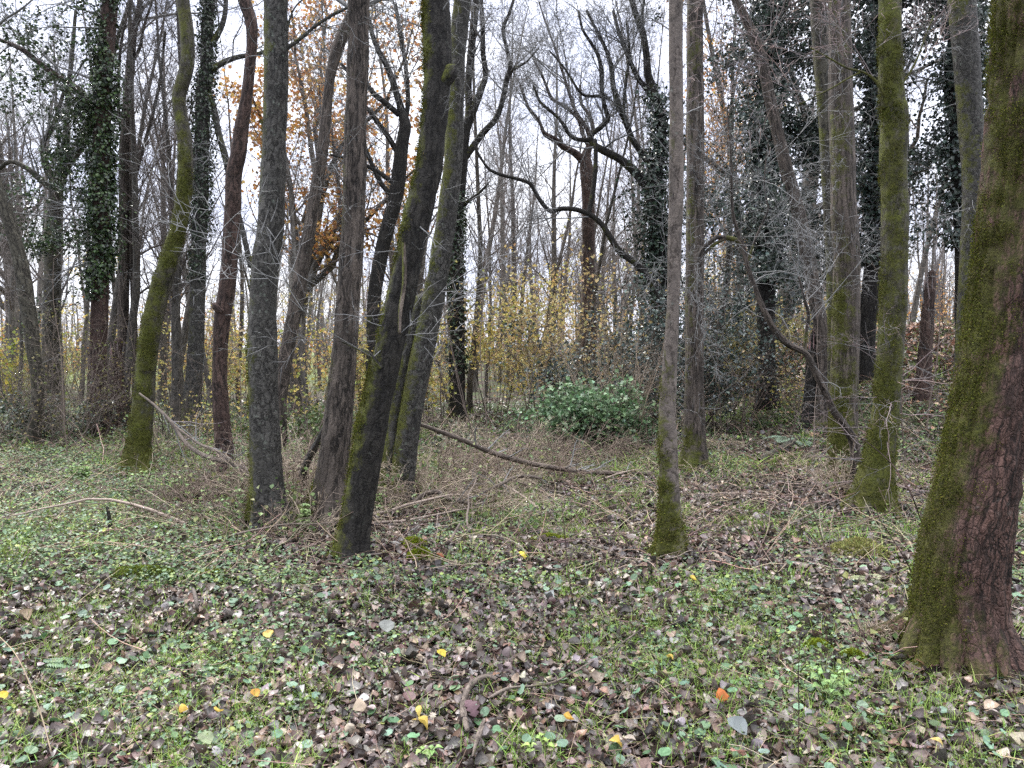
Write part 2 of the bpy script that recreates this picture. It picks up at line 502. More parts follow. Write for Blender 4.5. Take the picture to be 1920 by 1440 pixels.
# ------------------------------------------------------------------ ground sheet
def build_ground():
    t = np.linspace(-1, 1, 430)
    xs = np.sign(t) * (np.abs(t) * 10 + np.abs(t) ** 7 * 1500)
    s = np.linspace(0, 1, 430)
    ys = -6 + s * 24 + s ** 8 * 1800
    X, Y = np.meshgrid(xs, ys)
    Z = ground_z(X, Y)
    n, k = X.shape
    i = np.arange(n - 1)[:, None] * k + np.arange(k - 1)[None]
    q = np.stack([i, i + 1, i + k + 1, i + k], -1).reshape(-1, 4)
    mb = MB(); mb.add(np.stack([X, Y, Z], -1).reshape(-1, 3), quads=q)
    tag(mb.build('ground', M['ground']), 'leaf covered woodland floor of brown soil and low greenery', 'ground', kind='structure')


build_ground()


# ------------------------------------------------------------------ trunks
def px_path(px, Y, lean=0.0, wob=0.0):
    """pixel rows (u, v, w) at distance Y -> rows (x, y, z, radius)"""
    o = []
    for k, (u, v, w) in enumerate(px):
        yy = Y + lean * (HV - v) / F * Y + (rng.normal(0, wob) if wob else 0)
        p = P(u, v, yy)
        o.append((*p, w / 2 / F * yy))
    return np.array(o)


def trunk_mesh(mb, path, ds, sides, ridge=.05, lump=.10, freq=20., moss_side=0., moss_az=math.pi, moss_base=0., moss_h=.7, moss_all=0., flare=0., flare_h=.22, lobes=5, seed=1, sink=.12, mode='auto', ground=True):
    """one trunk, root end first; rough, with flared roots and a moss mask"""
    p = catmull(path, ds)
    if ground:
        d0 = p[0, :3] - p[1, :3]; d0 = d0 / np.linalg.norm(d0)
        extra = np.array([[*(p[0, :3] + np.array([d0[0] * .3, d0[1] * .3, -1]) * sink), p[0, 3]]])
        p = np.vstack([extra, p])
    c = p[:, :3]; r = p[:, 3]
    t = norm(np.gradient(c, axis=0))
    ref = np.array([0, 1.0, 0])
    a = norm(np.cross(np.broadcast_to(ref, t.shape), t)); b = np.cross(t, a)      # a ~ +x, b ~ -y...
    s = np.concatenate([[0], np.cumsum(np.linalg.norm(np.diff(c, axis=0), axis=1))])
    th = np.arange(sides) * 2 * math.pi / sides
    C, Sn = np.cos(th)[None], np.sin(th)[None]
    rm = float(np.median(r))
    co = np.stack([np.broadcast_to(C * rm, (len(s), sides)), np.broadcast_to(Sn * rm, (len(s), sides)), np.broadcast_to(s[:, None], (len(s), sides))], -1) + seed * 5.3
    lump_n = fbm(co * np.array([4.5, 4.5, 2.2]), 3, seed) - .5
    rn = np.abs(2 * vnoise(co * np.array([freq, freq, freq * .2]) + .4 * vnoise(co * 8., seed + 3)[..., None], seed + 1) - 1)
    rn2 = np.abs(2 * vnoise(co * np.array([freq * 2, freq * 2, freq * .5]), seed + 2) - 1)
    rad = r[:, None] * (1 + 2 * lump * lump_n) + rm * ridge * (np.minimum(rn * 2.2, 1) - .7) + rm * ridge * .5 * (rn2 - .5)
    if flare:
        fl = np.exp(-np.maximum(s - sink, 0) / flare_h)[:, None]
        lob = .5 + .5 * np.cos(lobes * th[None] + seed + .6 * np.sin(2 * th[None] + seed))
        rad = rad + r[:, None] * flare * fl * (.25 + lob ** 1.5)
    dirs = a[:, None, :] * C[..., None] + b[:, None, :] * Sn[..., None]
    v = c[:, None, :] + dirs * rad[..., None]
    side = dirs[..., 0] * math.cos(moss_az) + dirs[..., 1] * math.sin(moss_az)
    h = np.maximum(s - sink, 0)[:, None]
    moss = moss_all + moss_side * side + moss_base * np.exp(-h / moss_h) + (fbm(co * np.array([3.2, 3.2, 1.6]), 3, seed + 9) - .5) * .9
    n = len(s)
    i = (np.arange(n - 1) * sides)[:, None]; j = np.arange(sides)[None]; j2 = (j + 1) % sides
    q = np.stack([i + j, i + j2, i + sides + j2, i + sides + j], -1).reshape(-1, 4)
    # closing cap at the top
    vv = np.vstack([v.reshape(-1, 3), c[-1:] + t[-1:] * r[-1]])
    tris = [((n - 1) * sides + k, (n - 1) * sides + (k + 1) % sides, n * sides) for k in range(sides)]
    cc = np.vstack([co.reshape(-1, 3), co[-1, :1]])
    mm = np.append(moss.ravel(), moss[-1].mean())
    mb.add(vv, quads=q, tris=tris, co=cc, moss=mm)
    return dict(c=c, r=r, s=s, v=v, d=dirs, moss=moss, t=t)


def moss_fuzz(parent, info, n, size=(.008, .018), hi=.52, zmax=None):
    """moss tufts standing off the bark where the moss mask is high"""
    v, d, m = info['v'], info['d'], info['moss']
    w = np.clip((m + (fbm(v * 11., 3, 5) - .5) * 1.3 - hi) * 3, 0, 1)
    if zmax is not None: w = w * (v[..., 2] < zmax)
    w = w.ravel(); w = w * np.repeat(np.maximum(info['r'], .01), d.shape[1])
    if w.sum() <= 0: return
    idx = rng.choice(len(w), n, p=w / w.sum())
    p = v.reshape(-1, 3)[idx] + rng.normal(0, .010, (n, 3)); dd = d.reshape(-1, 3)[idx]
    y = norm(dd + rng.normal(0, .55, (n, 3)) + np.array([0, 0, -.15])); ref = norm(rng.normal(0, 1, (n, 3)))
    x = norm(np.cross(y, ref)); z = np.cross(x, y)
    rot = np.stack([x, y, z], -1)
    mb = MB()
    g = n2(p[:, 0] * 3 + p[:, 1], p[:, 2], 5, 3)
    col = pick([(.115, .125, .022), (.080, .090, .017), (.160, .165, .030), (.046, .052, .012), (.100, .084, .030)], n, [3, 4, 1.4, 3, 2]) * (.6 + .8 * g)[:, None]
    inst(mb, KITE, p - dd * .004, rot, rng.uniform(*size, n), col)
    mb.build('moss', M['moss'], parent, smooth=False)


def ivy_on(parent, pts, rad, n, spread=.10, size=(.035, .065), cols=((.022, .045, .018), (.035, .065, .028), (.05, .085, .04), (.015, .03, .012)), clump=.5, name='ivy', s0=0., s1=1., stems=True, mat=None, mb=None, seed=0):
    pts = np.asarray(pts); rad = np.asarray(rad)
    m = int(n * 2.6)
    k = rng.uniform(s0, s1, m) * (len(pts) - 1.001); i = k.astype(int); f = (k - i)[:, None]
    c = pts[i] * (1 - f) + pts[i + 1] * f; r = rad[i] * (1 - f[:, 0]) + rad[i + 1] * f[:, 0]
    th = rng.random(m) * 6.2832
    dirs = np.stack([np.cos(th), np.sin(th), np.zeros(m)], -1)
    ns = fbm(np.stack([c[:, 0] * 1.7 + np.cos(th) * .6, c[:, 1] * 1.7 + np.sin(th) * .6, c[:, 2] * 1.8], -1), 3, 41 + seed)
    keep = ns > (.5 - (1 - clump) * .5 + rng.normal(0, .05, m) - .02)
    off = np.abs(rng.normal(0, 1, m)) * spread * np.clip((ns - .35) * 5, .2, 2.4)
    p = (c + dirs * (r + .01 + off)[:, None] + rng.normal(0, .015, (m, 3)))[keep][:n]
    dd = dirs[keep][:n]; nn = len(p)
    z = norm(dd * .8 + rng.normal(0, .5, (nn, 3)) + np.array([0, 0, .45])); down = norm(np.array([0, 0, -1.0]) + rng.normal(0, .5, (nn, 3)))
    x = norm(np.cross(down, z)); y = np.cross(z, x)
    own = mb is None
    mb = mb or MB()
    inst(mb, KITEW, p, np.stack([x, y, z], -1), rng.uniform(*size, nn), pick(cols, nn, j=.22))
    if own: return mb.build(name, mat or M['ivy'], parent, smooth=False)


def ivy_sprays(root, info, n, L, leaves, zr, size, cols, az=None, col=(.05, .042, .036)):
    """leafy side shoots and hung branches of an ivy-grown tree"""
    c = info['c']; ok = np.where((c[:, 2] > zr[0]) & (c[:, 2] < zr[1]))[0]; k = rng.choice(ok, n)
    a = rng.random(n) * 6.28 if az is None else rng.normal(az[0], az[1], n)
    d = np.stack([np.cos(a), np.sin(a), rng.normal(.25, .4, n)], -1)
    lv = grow(c[k], d, rng.uniform(*L, n), rng.uniform(.010, .022, n), [dict(n=8, wob=.14, trop=-.05, sides=4, kids=9, t0=.15, lr=(.3, .6), rmin=.004), dict(n=5, wob=.18, trop=-.07, kids=5, t0=.15, lr=(.35, .7), rmin=.003), dict(n=4, wob=.2, trop=-.06)])
    mb = MB(); add_levels(mb, lv, col, cj=.2); mb.build('hanging_branch', M['twig'], root)
    q = np.concatenate([l[0].reshape(-1, 3) for l in lv[1:]]); i = rng.integers(0, len(q), leaves * 2)
    p = q[i] + rng.normal(0, .05, (leaves * 2, 3)); p = p[fbm(p * 1.5, 2, 33) > .44][:leaves]; m = len(p)
    lb = MB(); inst(lb, KITEW, p, rots(m, tilt_sd=.75), rng.uniform(*size, m), pick(cols, m, j=.22))
    lb.build('hanging_leaves', M['ivy'], root, smooth=False)


TW = np.array((.060, .051, .046))


BASES = []


def fg_tree(name, label, base, px, mat, cat='tree', lean=0., sides=28, ds=.05, top=2.5, crown=True, crown_r=.5, twigs=0, twig_z=(.6, 5), twig_len=(.25, .7), twig_col=TW, stems=(), fuzz=0, fuzz_z=None, ivy=None, group=None, Y=None, seed=1, fuzz_size=(.006, .014), roots=0, **kw):
    """a tree traced at its real distance: px rows run from the base upward as (u, v, width)"""
    b = on_ground(*base) if Y is None else P(base[0], base[1], Y)
    Y = b[1]
    if abs(b[2] - float(ground_z(b[0], b[1]))) > .01 : b[2] = float(ground_z(b[0], b[1]))
    root = empty(name, b, label, cat, group)
    path = px_path(px, Y, lean)
    path[0, :3] = (path[0, 0], Y, b[2])
    # carry on above the frame
    d = path[-1, :3] - path[-2, :3]; d = d / np.linalg.norm(d); q = path[-1].copy(); ext = []
    nst = 4
    for k in range(nst):
        d = d + rng.normal(0, .05, 3) + np.array([0, 0, .05]); d = d / np.linalg.norm(d)
        q = q.copy(); q[:3] += d * top / nst; q[3] *= .84; ext.append(q)
    full = np.vstack([path, np.array(ext)]) if top > 0 else path
    mb = MB()
    info = trunk_mesh(mb, full, ds, sides, seed=seed, **kw)
    mb.build('trunk', mat, root)
    br = float(info['r'][min(len(info['r']) - 1, int(.35 / ds) + 1)]); BASES.append((b[0], b[1], br))
    a0 = rng.random() * 6.28
    for k in range(roots):
        a = a0 + 6.283 * (k + rng.uniform(-.25, .25)) / roots; e = rng.uniform(.8, 1.25)
        rows = []
        for f, z, rr in ((.45, .24, .46), (.85, .13, .36), (1.3 * e, .045, .26), (1.8 * e, -.01, .17), (2.3 * e, -.06, .09)):
            a += rng.normal(0, .08); x, y = b[0] + math.cos(a) * br * f, b[1] + math.sin(a) * br * f
            rows.append((x, y, float(ground_z(x, y)) + z * br / .17, rr * br))
        mb = MB(); trunk_mesh(mb, np.array(rows), .02, 14, ridge=.12, lump=.2, freq=22, moss_all=kw.get('moss_all', 0) + kw.get('moss_base', 0) * .8, moss_side=.2, seed=seed + 50 + k, ground=False)
        mb.build('root', mat, root)
    for st in stems:
        mb = MB(); sp = px_path(st['px'], Y + st.get('dy', 0), lean)
        i2 = trunk_mesh(mb, sp, ds, max(10, sides - 8), seed=seed + 31, ground=st.get('ground', False), **{k: v for k, v in kw.items() if k.startswith('moss') or k in ('ridge', 'freq')}, flare=st.get('flare', 0))
        o = mb.build(st.get('name', 'branch'), st.get('mat', mat), root)
        if st.get('twigs'):
            mb = MB(); c = i2['c']; k = rng.integers(len(c) // 4, len(c), st['twigs'])
            lv = grow(c[k], norm(i2['t'][k] + rng.normal(0, .7, (len(k), 3)) + np.array([0, 0, .3])), rng.uniform(.6, 1.8, len(k)), np.maximum(i2['r'][k] * .35, .004),
                      [dict(n=5, wob=.14, trop=.05, kids=8, t0=.15, lr=(.35, .7), rmin=.0035), dict(n=4, wob=.16, trop=.04, kids=6, t0=.1, lr=(.35, .7), rmin=.003), dict(n=3, wob=.15, kids=3, lr=(.4, .7), rmin=.0028), dict(n=2, wob=.12)])
            add_levels(mb, lv, twig_col, cj=.15); mb.build('twigs', M['twig'], root)
    mb = MB()
    if crown and top > 0:
        c = info['c']; n = len(c); z0 = int(n * .72)
        k = rng.integers(z0, n, 9)
        az = rng.random(9) * 6.28
        dr = np.stack([np.cos(az), np.sin(az), rng.uniform(.5, 1.3, 9)], -1)
        lv = grow(c[k], dr, rng.uniform(1.2, 3.2, 9), info['r'][k] * crown_r, [dict(n=7, wob=.12, trop=.05, kids=8, t0=.15, sides=5, lr=(.3, .6), rr=.5, rmin=.004), dict(n=4, wob=.14, trop=.05, kids=6, lr=(.3, .6), rmin=.003), dict(n=3, wob=.15, trop=.04, kids=4, lr=(.4, .7), rmin=.0025), dict(n=2, wob=.12)])
        add_levels(mb, lv, tuple(TW * 1.3), cj=.15)
    if twigs:
        c = info['c']; ok = np.where((c[:, 2] > twig_z[0]) & (c[:, 2] < twig_z[1]))[0]
        k = rng.choice(ok, twigs); az = rng.random(twigs) * 6.28
        dr = np.stack([np.cos(az), np.sin(az), rng.normal(.15, .45, twigs)], -1)
        lv = grow(c[k] + dr * info['r'][k][:, None] * .8, dr, rng.uniform(*twig_len, twigs), rng.uniform(.003, .007, twigs), [dict(n=6, wob=.16, trop=-.02, kids=4, t0=.25, lr=(.3, .7), rmin=.0018), dict(n=4, wob=.18, kids=3, lr=(.3, .6), rmin=.0015), dict(n=3, wob=.2)])
        add_levels(mb, lv, twig_col, cj=.25)
    if mb.n: mb.build('twigs', M['twig'], root)
    if fuzz: moss_fuzz(root, info, fuzz, zmax=fuzz_z, size=fuzz_size)
    if ivy:
        sprays = ivy.pop('sprays', None)
        ivy_on(root, info['c'], info['r'], **ivy)
        if sprays: ivy_sprays(root, info, cols=ivy.get('cols'), **sprays)
    return root, info


# ---- nearest trunk with the mossy flank
fg_tree('mossy_tree', 'thick plated red-brown trunk with broad green moss flank and flared roots, close at hand', (1788, 1235),
        [(1800, 1235, 179), (1797, 1180, 165), (1798, 1110, 155), (1806, 1040, 149), (1821, 953, 144), (1843, 850, 138), (1862, 740, 133), (1879, 640, 128), (1892, 540, 126), (1905, 400, 125), (1919, 240, 125), (1930, 90, 125), (1936, -40, 125)],
        M['near'], sides=120, ds=.016, top=3.5, ridge=.10, lump=.07, freq=20, moss_side=.66, moss_az=math.pi * 1.02, moss_base=.36, moss_h=.35, moss_all=.17, flare=.55, flare_h=.10, lobes=6, fuzz=85000, fuzz_z=3.6, fuzz_size=(.004, .010), roots=7, seed=4, twigs=0)
# ---- dark leaning tree, centre
fg_tree('leaning_tree', 'dark mossy trunk leaning right, a pale spot high on its bark', (660, 1052),
        [(660, 1052, 66), (664, 1000, 58), (672, 953, 56), (683, 880, 56), (695, 813, 56), (712, 730, 55), (732, 647, 55), (753, 547, 54), (768, 480, 50), (783, 400, 52), (803, 320, 49), (811, 250, 47), (817, 183, 48), (820, 100, 51), (817, 0, 50), (815, -50, 49)],
        M['dark'], sides=64, ds=.025, top=3.0, ridge=.07, lump=.12, freq=24, moss_side=.62, moss_az=math.pi * 1.0, moss_base=.30, moss_h=.5, moss_all=.16, flare=.5, flare_h=.12, fuzz=26000, fuzz_z=4.2, roots=5, seed=8, twigs=14, twig_z=(1.2, 4.4),
        stems=[dict(name='dead_branch', mat=M['wood'], px=[(757, 455, 6), (758, 500, 8), (757, 540, 8), (751, 580, 8), (749, 624, 6)], dy=-.16),
               dict(name='branch', px=[(822, 165, 24), (838, 143, 30), (847, 130, 24), (852, 124, 10)], dy=-.03),
               dict(name='branch', px=[(715, 690, 8), (690, 660, 6), (672, 655, 4), (640, 640, 3)], dy=-.1, twigs=2)])
# ---- grey furrowed trunk beside it
fg_tree('grey_tree', 'straight finely furrowed grey-brown trunk with a mossy foot, behind the dark leaning trunk', (608, 985),
        [(608, 985, 80), (614, 940, 68), (622, 880, 58), (632, 810, 53), (640, 720, 50), (646, 650, 47), (652, 570, 45), (659, 473, 44), (663, 400, 43), (665, 300, 43), (668, 200, 40), (672, 100, 38), (672, 0, 38), (673, -40, 38)],
        M['brown'], sides=56, ds=.03, top=3.5, ridge=.07, lump=.11, freq=30, moss_side=.30, moss_az=math.pi, moss_base=.75, moss_h=.25, moss_all=-.03, flare=.50, flare_h=.16, fuzz=4500, fuzz_z=.8, roots=5, seed=12, twigs=14, twig_z=(1.5, 4.5))
# ---- dark grey trunk
fg_tree('grey_tree', 'stout dark grey upright trunk with lichen flecks and a green edge', (504, 985),
        [(504, 985, 72), (502, 940, 63), (500, 880, 61), (497, 813, 58), (493, 747, 55), (492, 647, 53), (494, 547, 50), (500, 480, 50), (507, 440, 48), (511, 367, 47), (514, 267, 44), (517, 200, 43), (518, 100, 43), (518, 0, 43), (518, -40, 43)],
        M['grey'], sides=56, ds=.03, top=3.5, ridge=.05, lump=.11, freq=22, moss_side=.60, moss_az=math.pi * 1.0, moss_base=.35, moss_h=.5, moss_all=.10, flare=.6, flare_h=.15, fuzz=9000, fuzz_z=3.4, roots=5, seed=16, twigs=10, twig_z=(2, 4.5),
        stems=[dict(px=[(536, 92, 8), (560, 75, 7), (590, 50, 6), (620, 30, 6), (650, 15, 5)], twigs=5), dict(px=[(536, 85, 5), (542, 40, 4), (556, 10, 3), (580, -10, 3)], twigs=3)])
# ---- two stems behind leaning tree
fg_tree('twin_tree', 'grey trunk of two fused stems leaning behind the dark mossy one', (752, 940),
        [(752, 940, 50), (754, 900, 46), (760, 847, 43), (770, 780, 43), (786, 690, 44), (806, 597, 43), (821, 513, 41), (831, 450, 40), (840, 390, 38), (850, 300, 35), (853, 200, 33), (857, 100, 33), (868, 0, 32), (872, -40, 32)],
        M['grey'], sides=44, ds=.04, top=3.0, ridge=.07, lump=.12, freq=26, moss_side=.50, moss_az=math.pi * 1.1, moss_base=.40, moss_h=.6, moss_all=.18, flare=.3, flare_h=.15, fuzz=4000, fuzz_z=2.5, roots=4, seed=21, twigs=14, twig_z=(1.2, 4.6),
        stems=[dict(name='second_stem', px=[(722, 938, 48), (727, 890, 40), (738, 800, 36), (752, 710, 36), (768, 640, 32), (790, 560, 26)], dy=.06, ground=True, flare=.3)])
# ---- slender pale trunk
fg_tree('slender_tree', 'slender pale dead-looking trunk with patchy bark, standing in a mossy boot', (1258, 1045),
        [(1258, 1045, 58), (1257, 1010, 50), (1256, 940, 40), (1253, 850, 36), (1252, 760, 31), (1256, 680, 27), (1261, 600, 24), (1264, 520, 24), (1265, 450, 26), (1268, 350, 27), (1268, 200, 26), (1267, 100, 25), (1267, 0, 25), (1267, -40, 25)],
        M['pale'], sides=44, ds=.025, top=2.2, ridge=.05, lump=.10, freq=24, moss_side=.22, moss_az=math.pi * 1.1, moss_base=1.1, moss_h=.75, moss_all=-.06, flare=.75, flare_h=.11, fuzz=12000, fuzz_z=1.6, roots=5, seed=25, twigs=5, twig_z=(2.5, 4.5))
fg_tree('grey_tree', 'grey-brown trunk hung with dead twigs, just behind the slender pale trunk', (1302, 885),
        [(1302, 885, 56), (1302, 840, 45), (1302, 780, 39), (1302, 700, 35), (1302, 600, 34), (1303, 480, 34), (1304, 300, 33), (1303, 150, 31), (1303, 0, 30), (1303, -40, 30)],
        M['brown'], sides=40, ds=.04, top=3.0, ridge=.05, lump=.08, freq=24, moss_side=.34, moss_az=math.pi * 1.2, moss_base=.45, moss_h=.4, moss_all=.08, flare=.6, flare_h=.14, fuzz=4000, fuzz_z=1.2, roots=5, seed=29, twigs=55, twig_z=(.4, 4.2), twig_len=(.3, .9), twig_col=(.10, .07, .06))
# ---- right pair of mossy trunks
fg_tree('mossy_tree', 'mossy upright trunk with bright green lower half, second behind the thick red-brown trunk', (1588, 905),
        [(1588, 905, 56), (1582, 847, 52), (1582, 780, 49), (1583, 713, 52), (1585, 613, 51), (1587, 540, 48), (1587, 473, 46), (1582, 400, 46), (1580, 300, 43), (1577, 200, 42), (1575, 100, 40), (1573, 0, 40), (1572, -40, 40)],
        M['brown'], sides=48, ds=.035, top=3.2, ridge=.05, lump=.10, freq=24, moss_side=.30, moss_az=math.pi * 1.25, moss_base=.80, moss_h=1.6, moss_all=.08, flare=.25, flare_h=.14, fuzz=18000, fuzz_z=3.0, roots=5, seed=33, twigs=16, twig_z=(.4, 4.5), twig_col=(.12, .09, .07),
        stems=[])
fg_tree('mossy_tree', 'wholly moss-covered trunk with a pale root skirt of dead twigs, between brown and green trunks', (1635, 955),
        [(1635, 955, 78), (1640, 913, 68), (1650, 847, 56), (1660, 780, 50), (1667, 680, 48), (1674, 580, 48), (1677, 480, 46), (1677, 400, 47), (1675, 300, 47), (1677, 213, 48), (1673, 187, 45), (1670, 100, 42), (1668, 0, 38), (1667, -40, 38)],
        M['mossy'], sides=52, ds=.03, top=3.2, ridge=.06, lump=.10, freq=22, moss_side=.22, moss_az=math.pi * 1.2, moss_base=.25, moss_h=.8, moss_all=.48, flare=.38, flare_h=.15, fuzz=34000, fuzz_z=4.5, roots=6, seed=37, twigs=40, twig_z=(.3, 1.6), twig_len=(.3, .9), twig_col=(.24, .18, .13),
        stems=[dict(px=[(1662, 183, 6), (1640, 150, 5), (1618, 135, 4), (1590, 128, 4), (1560, 112, 3), (1520, 90, 3)], dy=-.05, twigs=4), dict(px=[(1612, 136, 4), (1585, 150, 3), (1560, 165, 3), (1500, 195, 2)], dy=-.05, twigs=3),
               dict(px=[(1690, 160, 5), (1715, 120, 4), (1735, 70, 3), (1750, 30, 3)], twigs=3)])
fg_tree('leaning_tree', 'slim bare grey-brown trunk leaning left across the dark ivy trees', (1545, 805),
        [(1545, 805, 38), (1548, 750, 30), (1550, 690, 28), (1545, 640, 27), (1527, 547, 26), (1513, 473, 26), (1493, 383, 25), (1475, 320, 24), (1458, 250, 22), (1443, 183, 21), (1428, 110, 19), (1405, 50, 17), (1380, 0, 14), (1368, -30, 13)],
        M['brown'], sides=28, ds=.07, top=2.5, ridge=.05, lump=.10, freq=18, moss_side=.15, moss_az=math.pi, moss_base=.55, moss_h=.35, moss_all=-.05, flare=.3, flare_h=.2, seed=41, crown=False, twigs=14, twig_z=(1, 6), twig_len=(.4, 1.2))
fg_tree('mossy_tree', 'thin moss-edged trunk half hidden behind the green-footed trunk', (1566, 850),
        [(1566, 850, 26), (1563, 740, 20), (1560, 600, 18), (1557, 480, 17), (1553, 400, 18), (1549, 300, 20), (1545, 200, 24), (1539, 100, 28), (1534, 0, 30), (1532, -30, 30)],
        M['mossy'], sides=24, ds=.06, top=2.5, moss_side=.4, moss_az=math.pi, moss_base=.2, moss_h=1., moss_all=.12, flare=.2, seed=43, twigs=10, twig_z=(1, 5))
fg_tree('grey_tree', 'bare grey trunk with a green rim, just past the thick red-brown trunk', (1800, 745),
        [(1800, 745, 30), (1802, 690, 25), (1808, 600, 26), (1815, 500, 29), (1823, 400, 36), (1825, 320, 39), (1819, 210, 42), (1811, 100, 44), (1803, 0, 45), (1800, -30, 45)],
        M['grey'], Y=10.2, sides=32, ds=.05, top=3, moss_side=.45, moss_az=math.pi * 1.05, moss_base=.2, moss_h=1., moss_all=.04, flare=.25, seed=47, twigs=24, twig_z=(1, 6), twig_len=(.4, 1.3))
# ---- crooked small tree
fg_tree('crooked_tree', 'thin crooked stem springing from a dark hollow, arching left past two mossy trunks', (1606, 868),
        [(1606, 868, 26), (1603, 840, 19), (1585, 800, 15), (1563, 770, 13), (1548, 737, 13), (1533, 707, 13), (1518, 675, 13), (1507, 660, 12), (1480, 647, 12), (1462, 630, 12), (1447, 610, 11), (1434, 585, 11), (1423, 560, 10), (1410, 525, 10), (1400, 495, 9), (1394, 465, 9), (1385, 440, 7), (1374, 400, 6), (1372, 350, 5)],
        M['brown'], sides=16, ds=.03, top=.8, crown=False, ridge=.05, lump=.15, moss_base=.5, moss_h=.3, moss_all=-.1, seed=51, twigs=24, twig_z=(.7, 3.4), twig_len=(.3, 1.1), twig_col=(.10, .085, .072), Y=7.9,
        stems=[dict(px=[(1393, 462, 7), (1380, 450, 9), (1362, 446, 9), (1345, 445, 8), (1330, 455, 8), (1316, 470, 7), (1308, 490, 4)], twigs=3), dict(px=[(1362, 446, 7), (1340, 458, 6), (1320, 478, 5), (1312, 500, 3)], twigs=2),
               dict(px=[(1508, 660, 8), (1512, 620, 7), (1516, 590, 7), (1508, 560, 5), (1498, 520, 4)], twigs=5), dict(px=[(1400, 495, 5), (1420, 440, 4), (1440, 395, 4), (1438, 380, 3), (1433, 340, 3), (1440, 270, 2)], twigs=4)])

# ---- left group
fg_tree('curved_tree', 'green mossy trunk bent in a long S, standing on a dark hollow foot', (258, 890),
        [(258, 890, 62), (259, 855, 48), (261, 830, 42), (264, 797, 40), (270, 747, 39), (275, 680, 37), (284, 613, 36), (299, 547, 36), (319, 480, 33), (337, 417, 30), (346, 353, 28), (348, 300, 27), (345, 253, 26), (338, 213, 25), (336, 180, 25), (345, 147, 25), (352, 113, 25), (351, 67, 25), (343, 0, 24), (340, -30, 24)],
        M['mossy'], sides=44, ds=.035, top=3, ridge=.04, lump=.09, moss_side=.36, moss_az=math.pi * 1.5, moss_base=.15, moss_h=2, moss_all=.34, flare=.7, flare_h=.14, fuzz=24000, fuzz_z=4.4, roots=6, seed=55, twigs=8, twig_z=(2, 5.5))
fg_tree('reddish_tree', 'sinuous reddish-brown trunk left of the stout dark grey one', (427, 900),
        [(427, 900, 38), (422, 850, 33), (418, 813, 32), (413, 747, 29), (412, 680, 28), (416, 610, 29), (425, 547, 31), (431, 480, 31), (433, 440, 30), (437, 383, 30), (438, 333, 30), (447, 287, 29), (454, 233, 26), (462, 187, 22), (467, 140, 20), (472, 87, 20), (471, 43, 22), (458, 0, 23), (452, -30, 23)],
        M['red'], sides=40, ds=.035, top=3, ridge=.06, lump=.10, freq=22, moss_side=.1, moss_base=.15, moss_h=.3, moss_all=-.12, flare=.18, flare_h=.15, roots=4, seed=59, twigs=12, twig_z=(1.5, 5.5),
        stems=[dict(name='knot', px=[(418, 585, 10), (408, 578, 15), (402, 572, 13), (399, 570, 6)], dy=-.08)])
fg_tree('ivy_tree', 'straight trunk wrapped in ivy above a bare mossy foot, beside the long S-bent trunk', (362, 812),
        [(362, 812, 44), (361, 780, 38), (361, 747, 33), (366, 680, 29), (369, 613, 28), (371, 540, 27), (373, 467, 27), (377, 367, 27), (377, 300, 27), (380, 233, 26), (381, 173, 25), (387, 133, 24), (388, 67, 22), (393, 0, 20), (395, -30, 20)],
        M['grey'], sides=30, ds=.06, top=3, ridge=.05, moss_side=.25, moss_az=math.pi * 1.2, moss_base=.6, moss_h=.6, moss_all=0, flare=.3, flare_h=.2, seed=63, twigs=20, twig_z=(1.5, 7), twig_len=(.5, 1.5),
        ivy=dict(n=5200, spread=.05, s0=.26, s1=.9, clump=.85, size=(.035, .06), cols=((.018, .035, .014), (.03, .05, .022), (.045, .07, .035), (.012, .022, .01))),
        stems=[dict(px=[(386, 140, 12), (405, 125, 11), (430, 112, 10), (455, 105, 9), (480, 102, 8), (510, 92, 6), (560, 80, 4)], twigs=6), dict(px=[(388, 90, 12), (402, 75, 11), (415, 50, 10), (422, 25, 9), (424, -10, 8)], twigs=5),
               dict(px=[(388, 160, 10), (400, 200, 11), (410, 250, 12), (424, 300, 12), (436, 360, 11), (452, 420, 10), (470, 500, 10)], twigs=5)])
fg_tree('ivy_tree', 'tall dark trunk sleeved in ivy over a bare reddish foot, by a broken orange stump', (187, 818),
        [(187, 818, 44), (184, 770, 34), (183, 700, 32), (186, 620, 30), (189, 540, 29), (190, 440, 30), (190, 340, 30), (192, 240, 30), (196, 140, 29), (202, 60, 28), (206, 0, 28), (208, -30, 28)],
        M['red'], sides=30, ds=.06, top=3.5, moss_base=.5, moss_h=.3, moss_side=.1, moss_all=-.05, flare=.35, flare_h=.2, seed=67, twigs=30, twig_z=(2, 8), twig_len=(.4, 1.3),
        ivy=dict(sprays=dict(n=34, L=(.6, 1.9), leaves=6500, zr=(2.6, 9), size=(.04, .075), az=(math.pi * 1.02, .8)), n=10500, spread=.08, s0=.22, s1=1., clump=.9, size=(.04, .075), cols=((.024, .046, .016), (.045, .080, .028), (.08, .125, .042), (.014, .026, .010))),
        stems=[dict(px=[(176, 200, 12), (150, 172, 14), (128, 155, 13), (100, 138, 11), (70, 115, 10), (40, 92, 9), (0, 75, 7), (-40, 60, 5)], twigs=9), dict(name='creeper', px=[(170, 815, 9), (172, 740, 9), (172, 640, 8), (176, 540, 8), (180, 470, 6)], dy=-.1)])
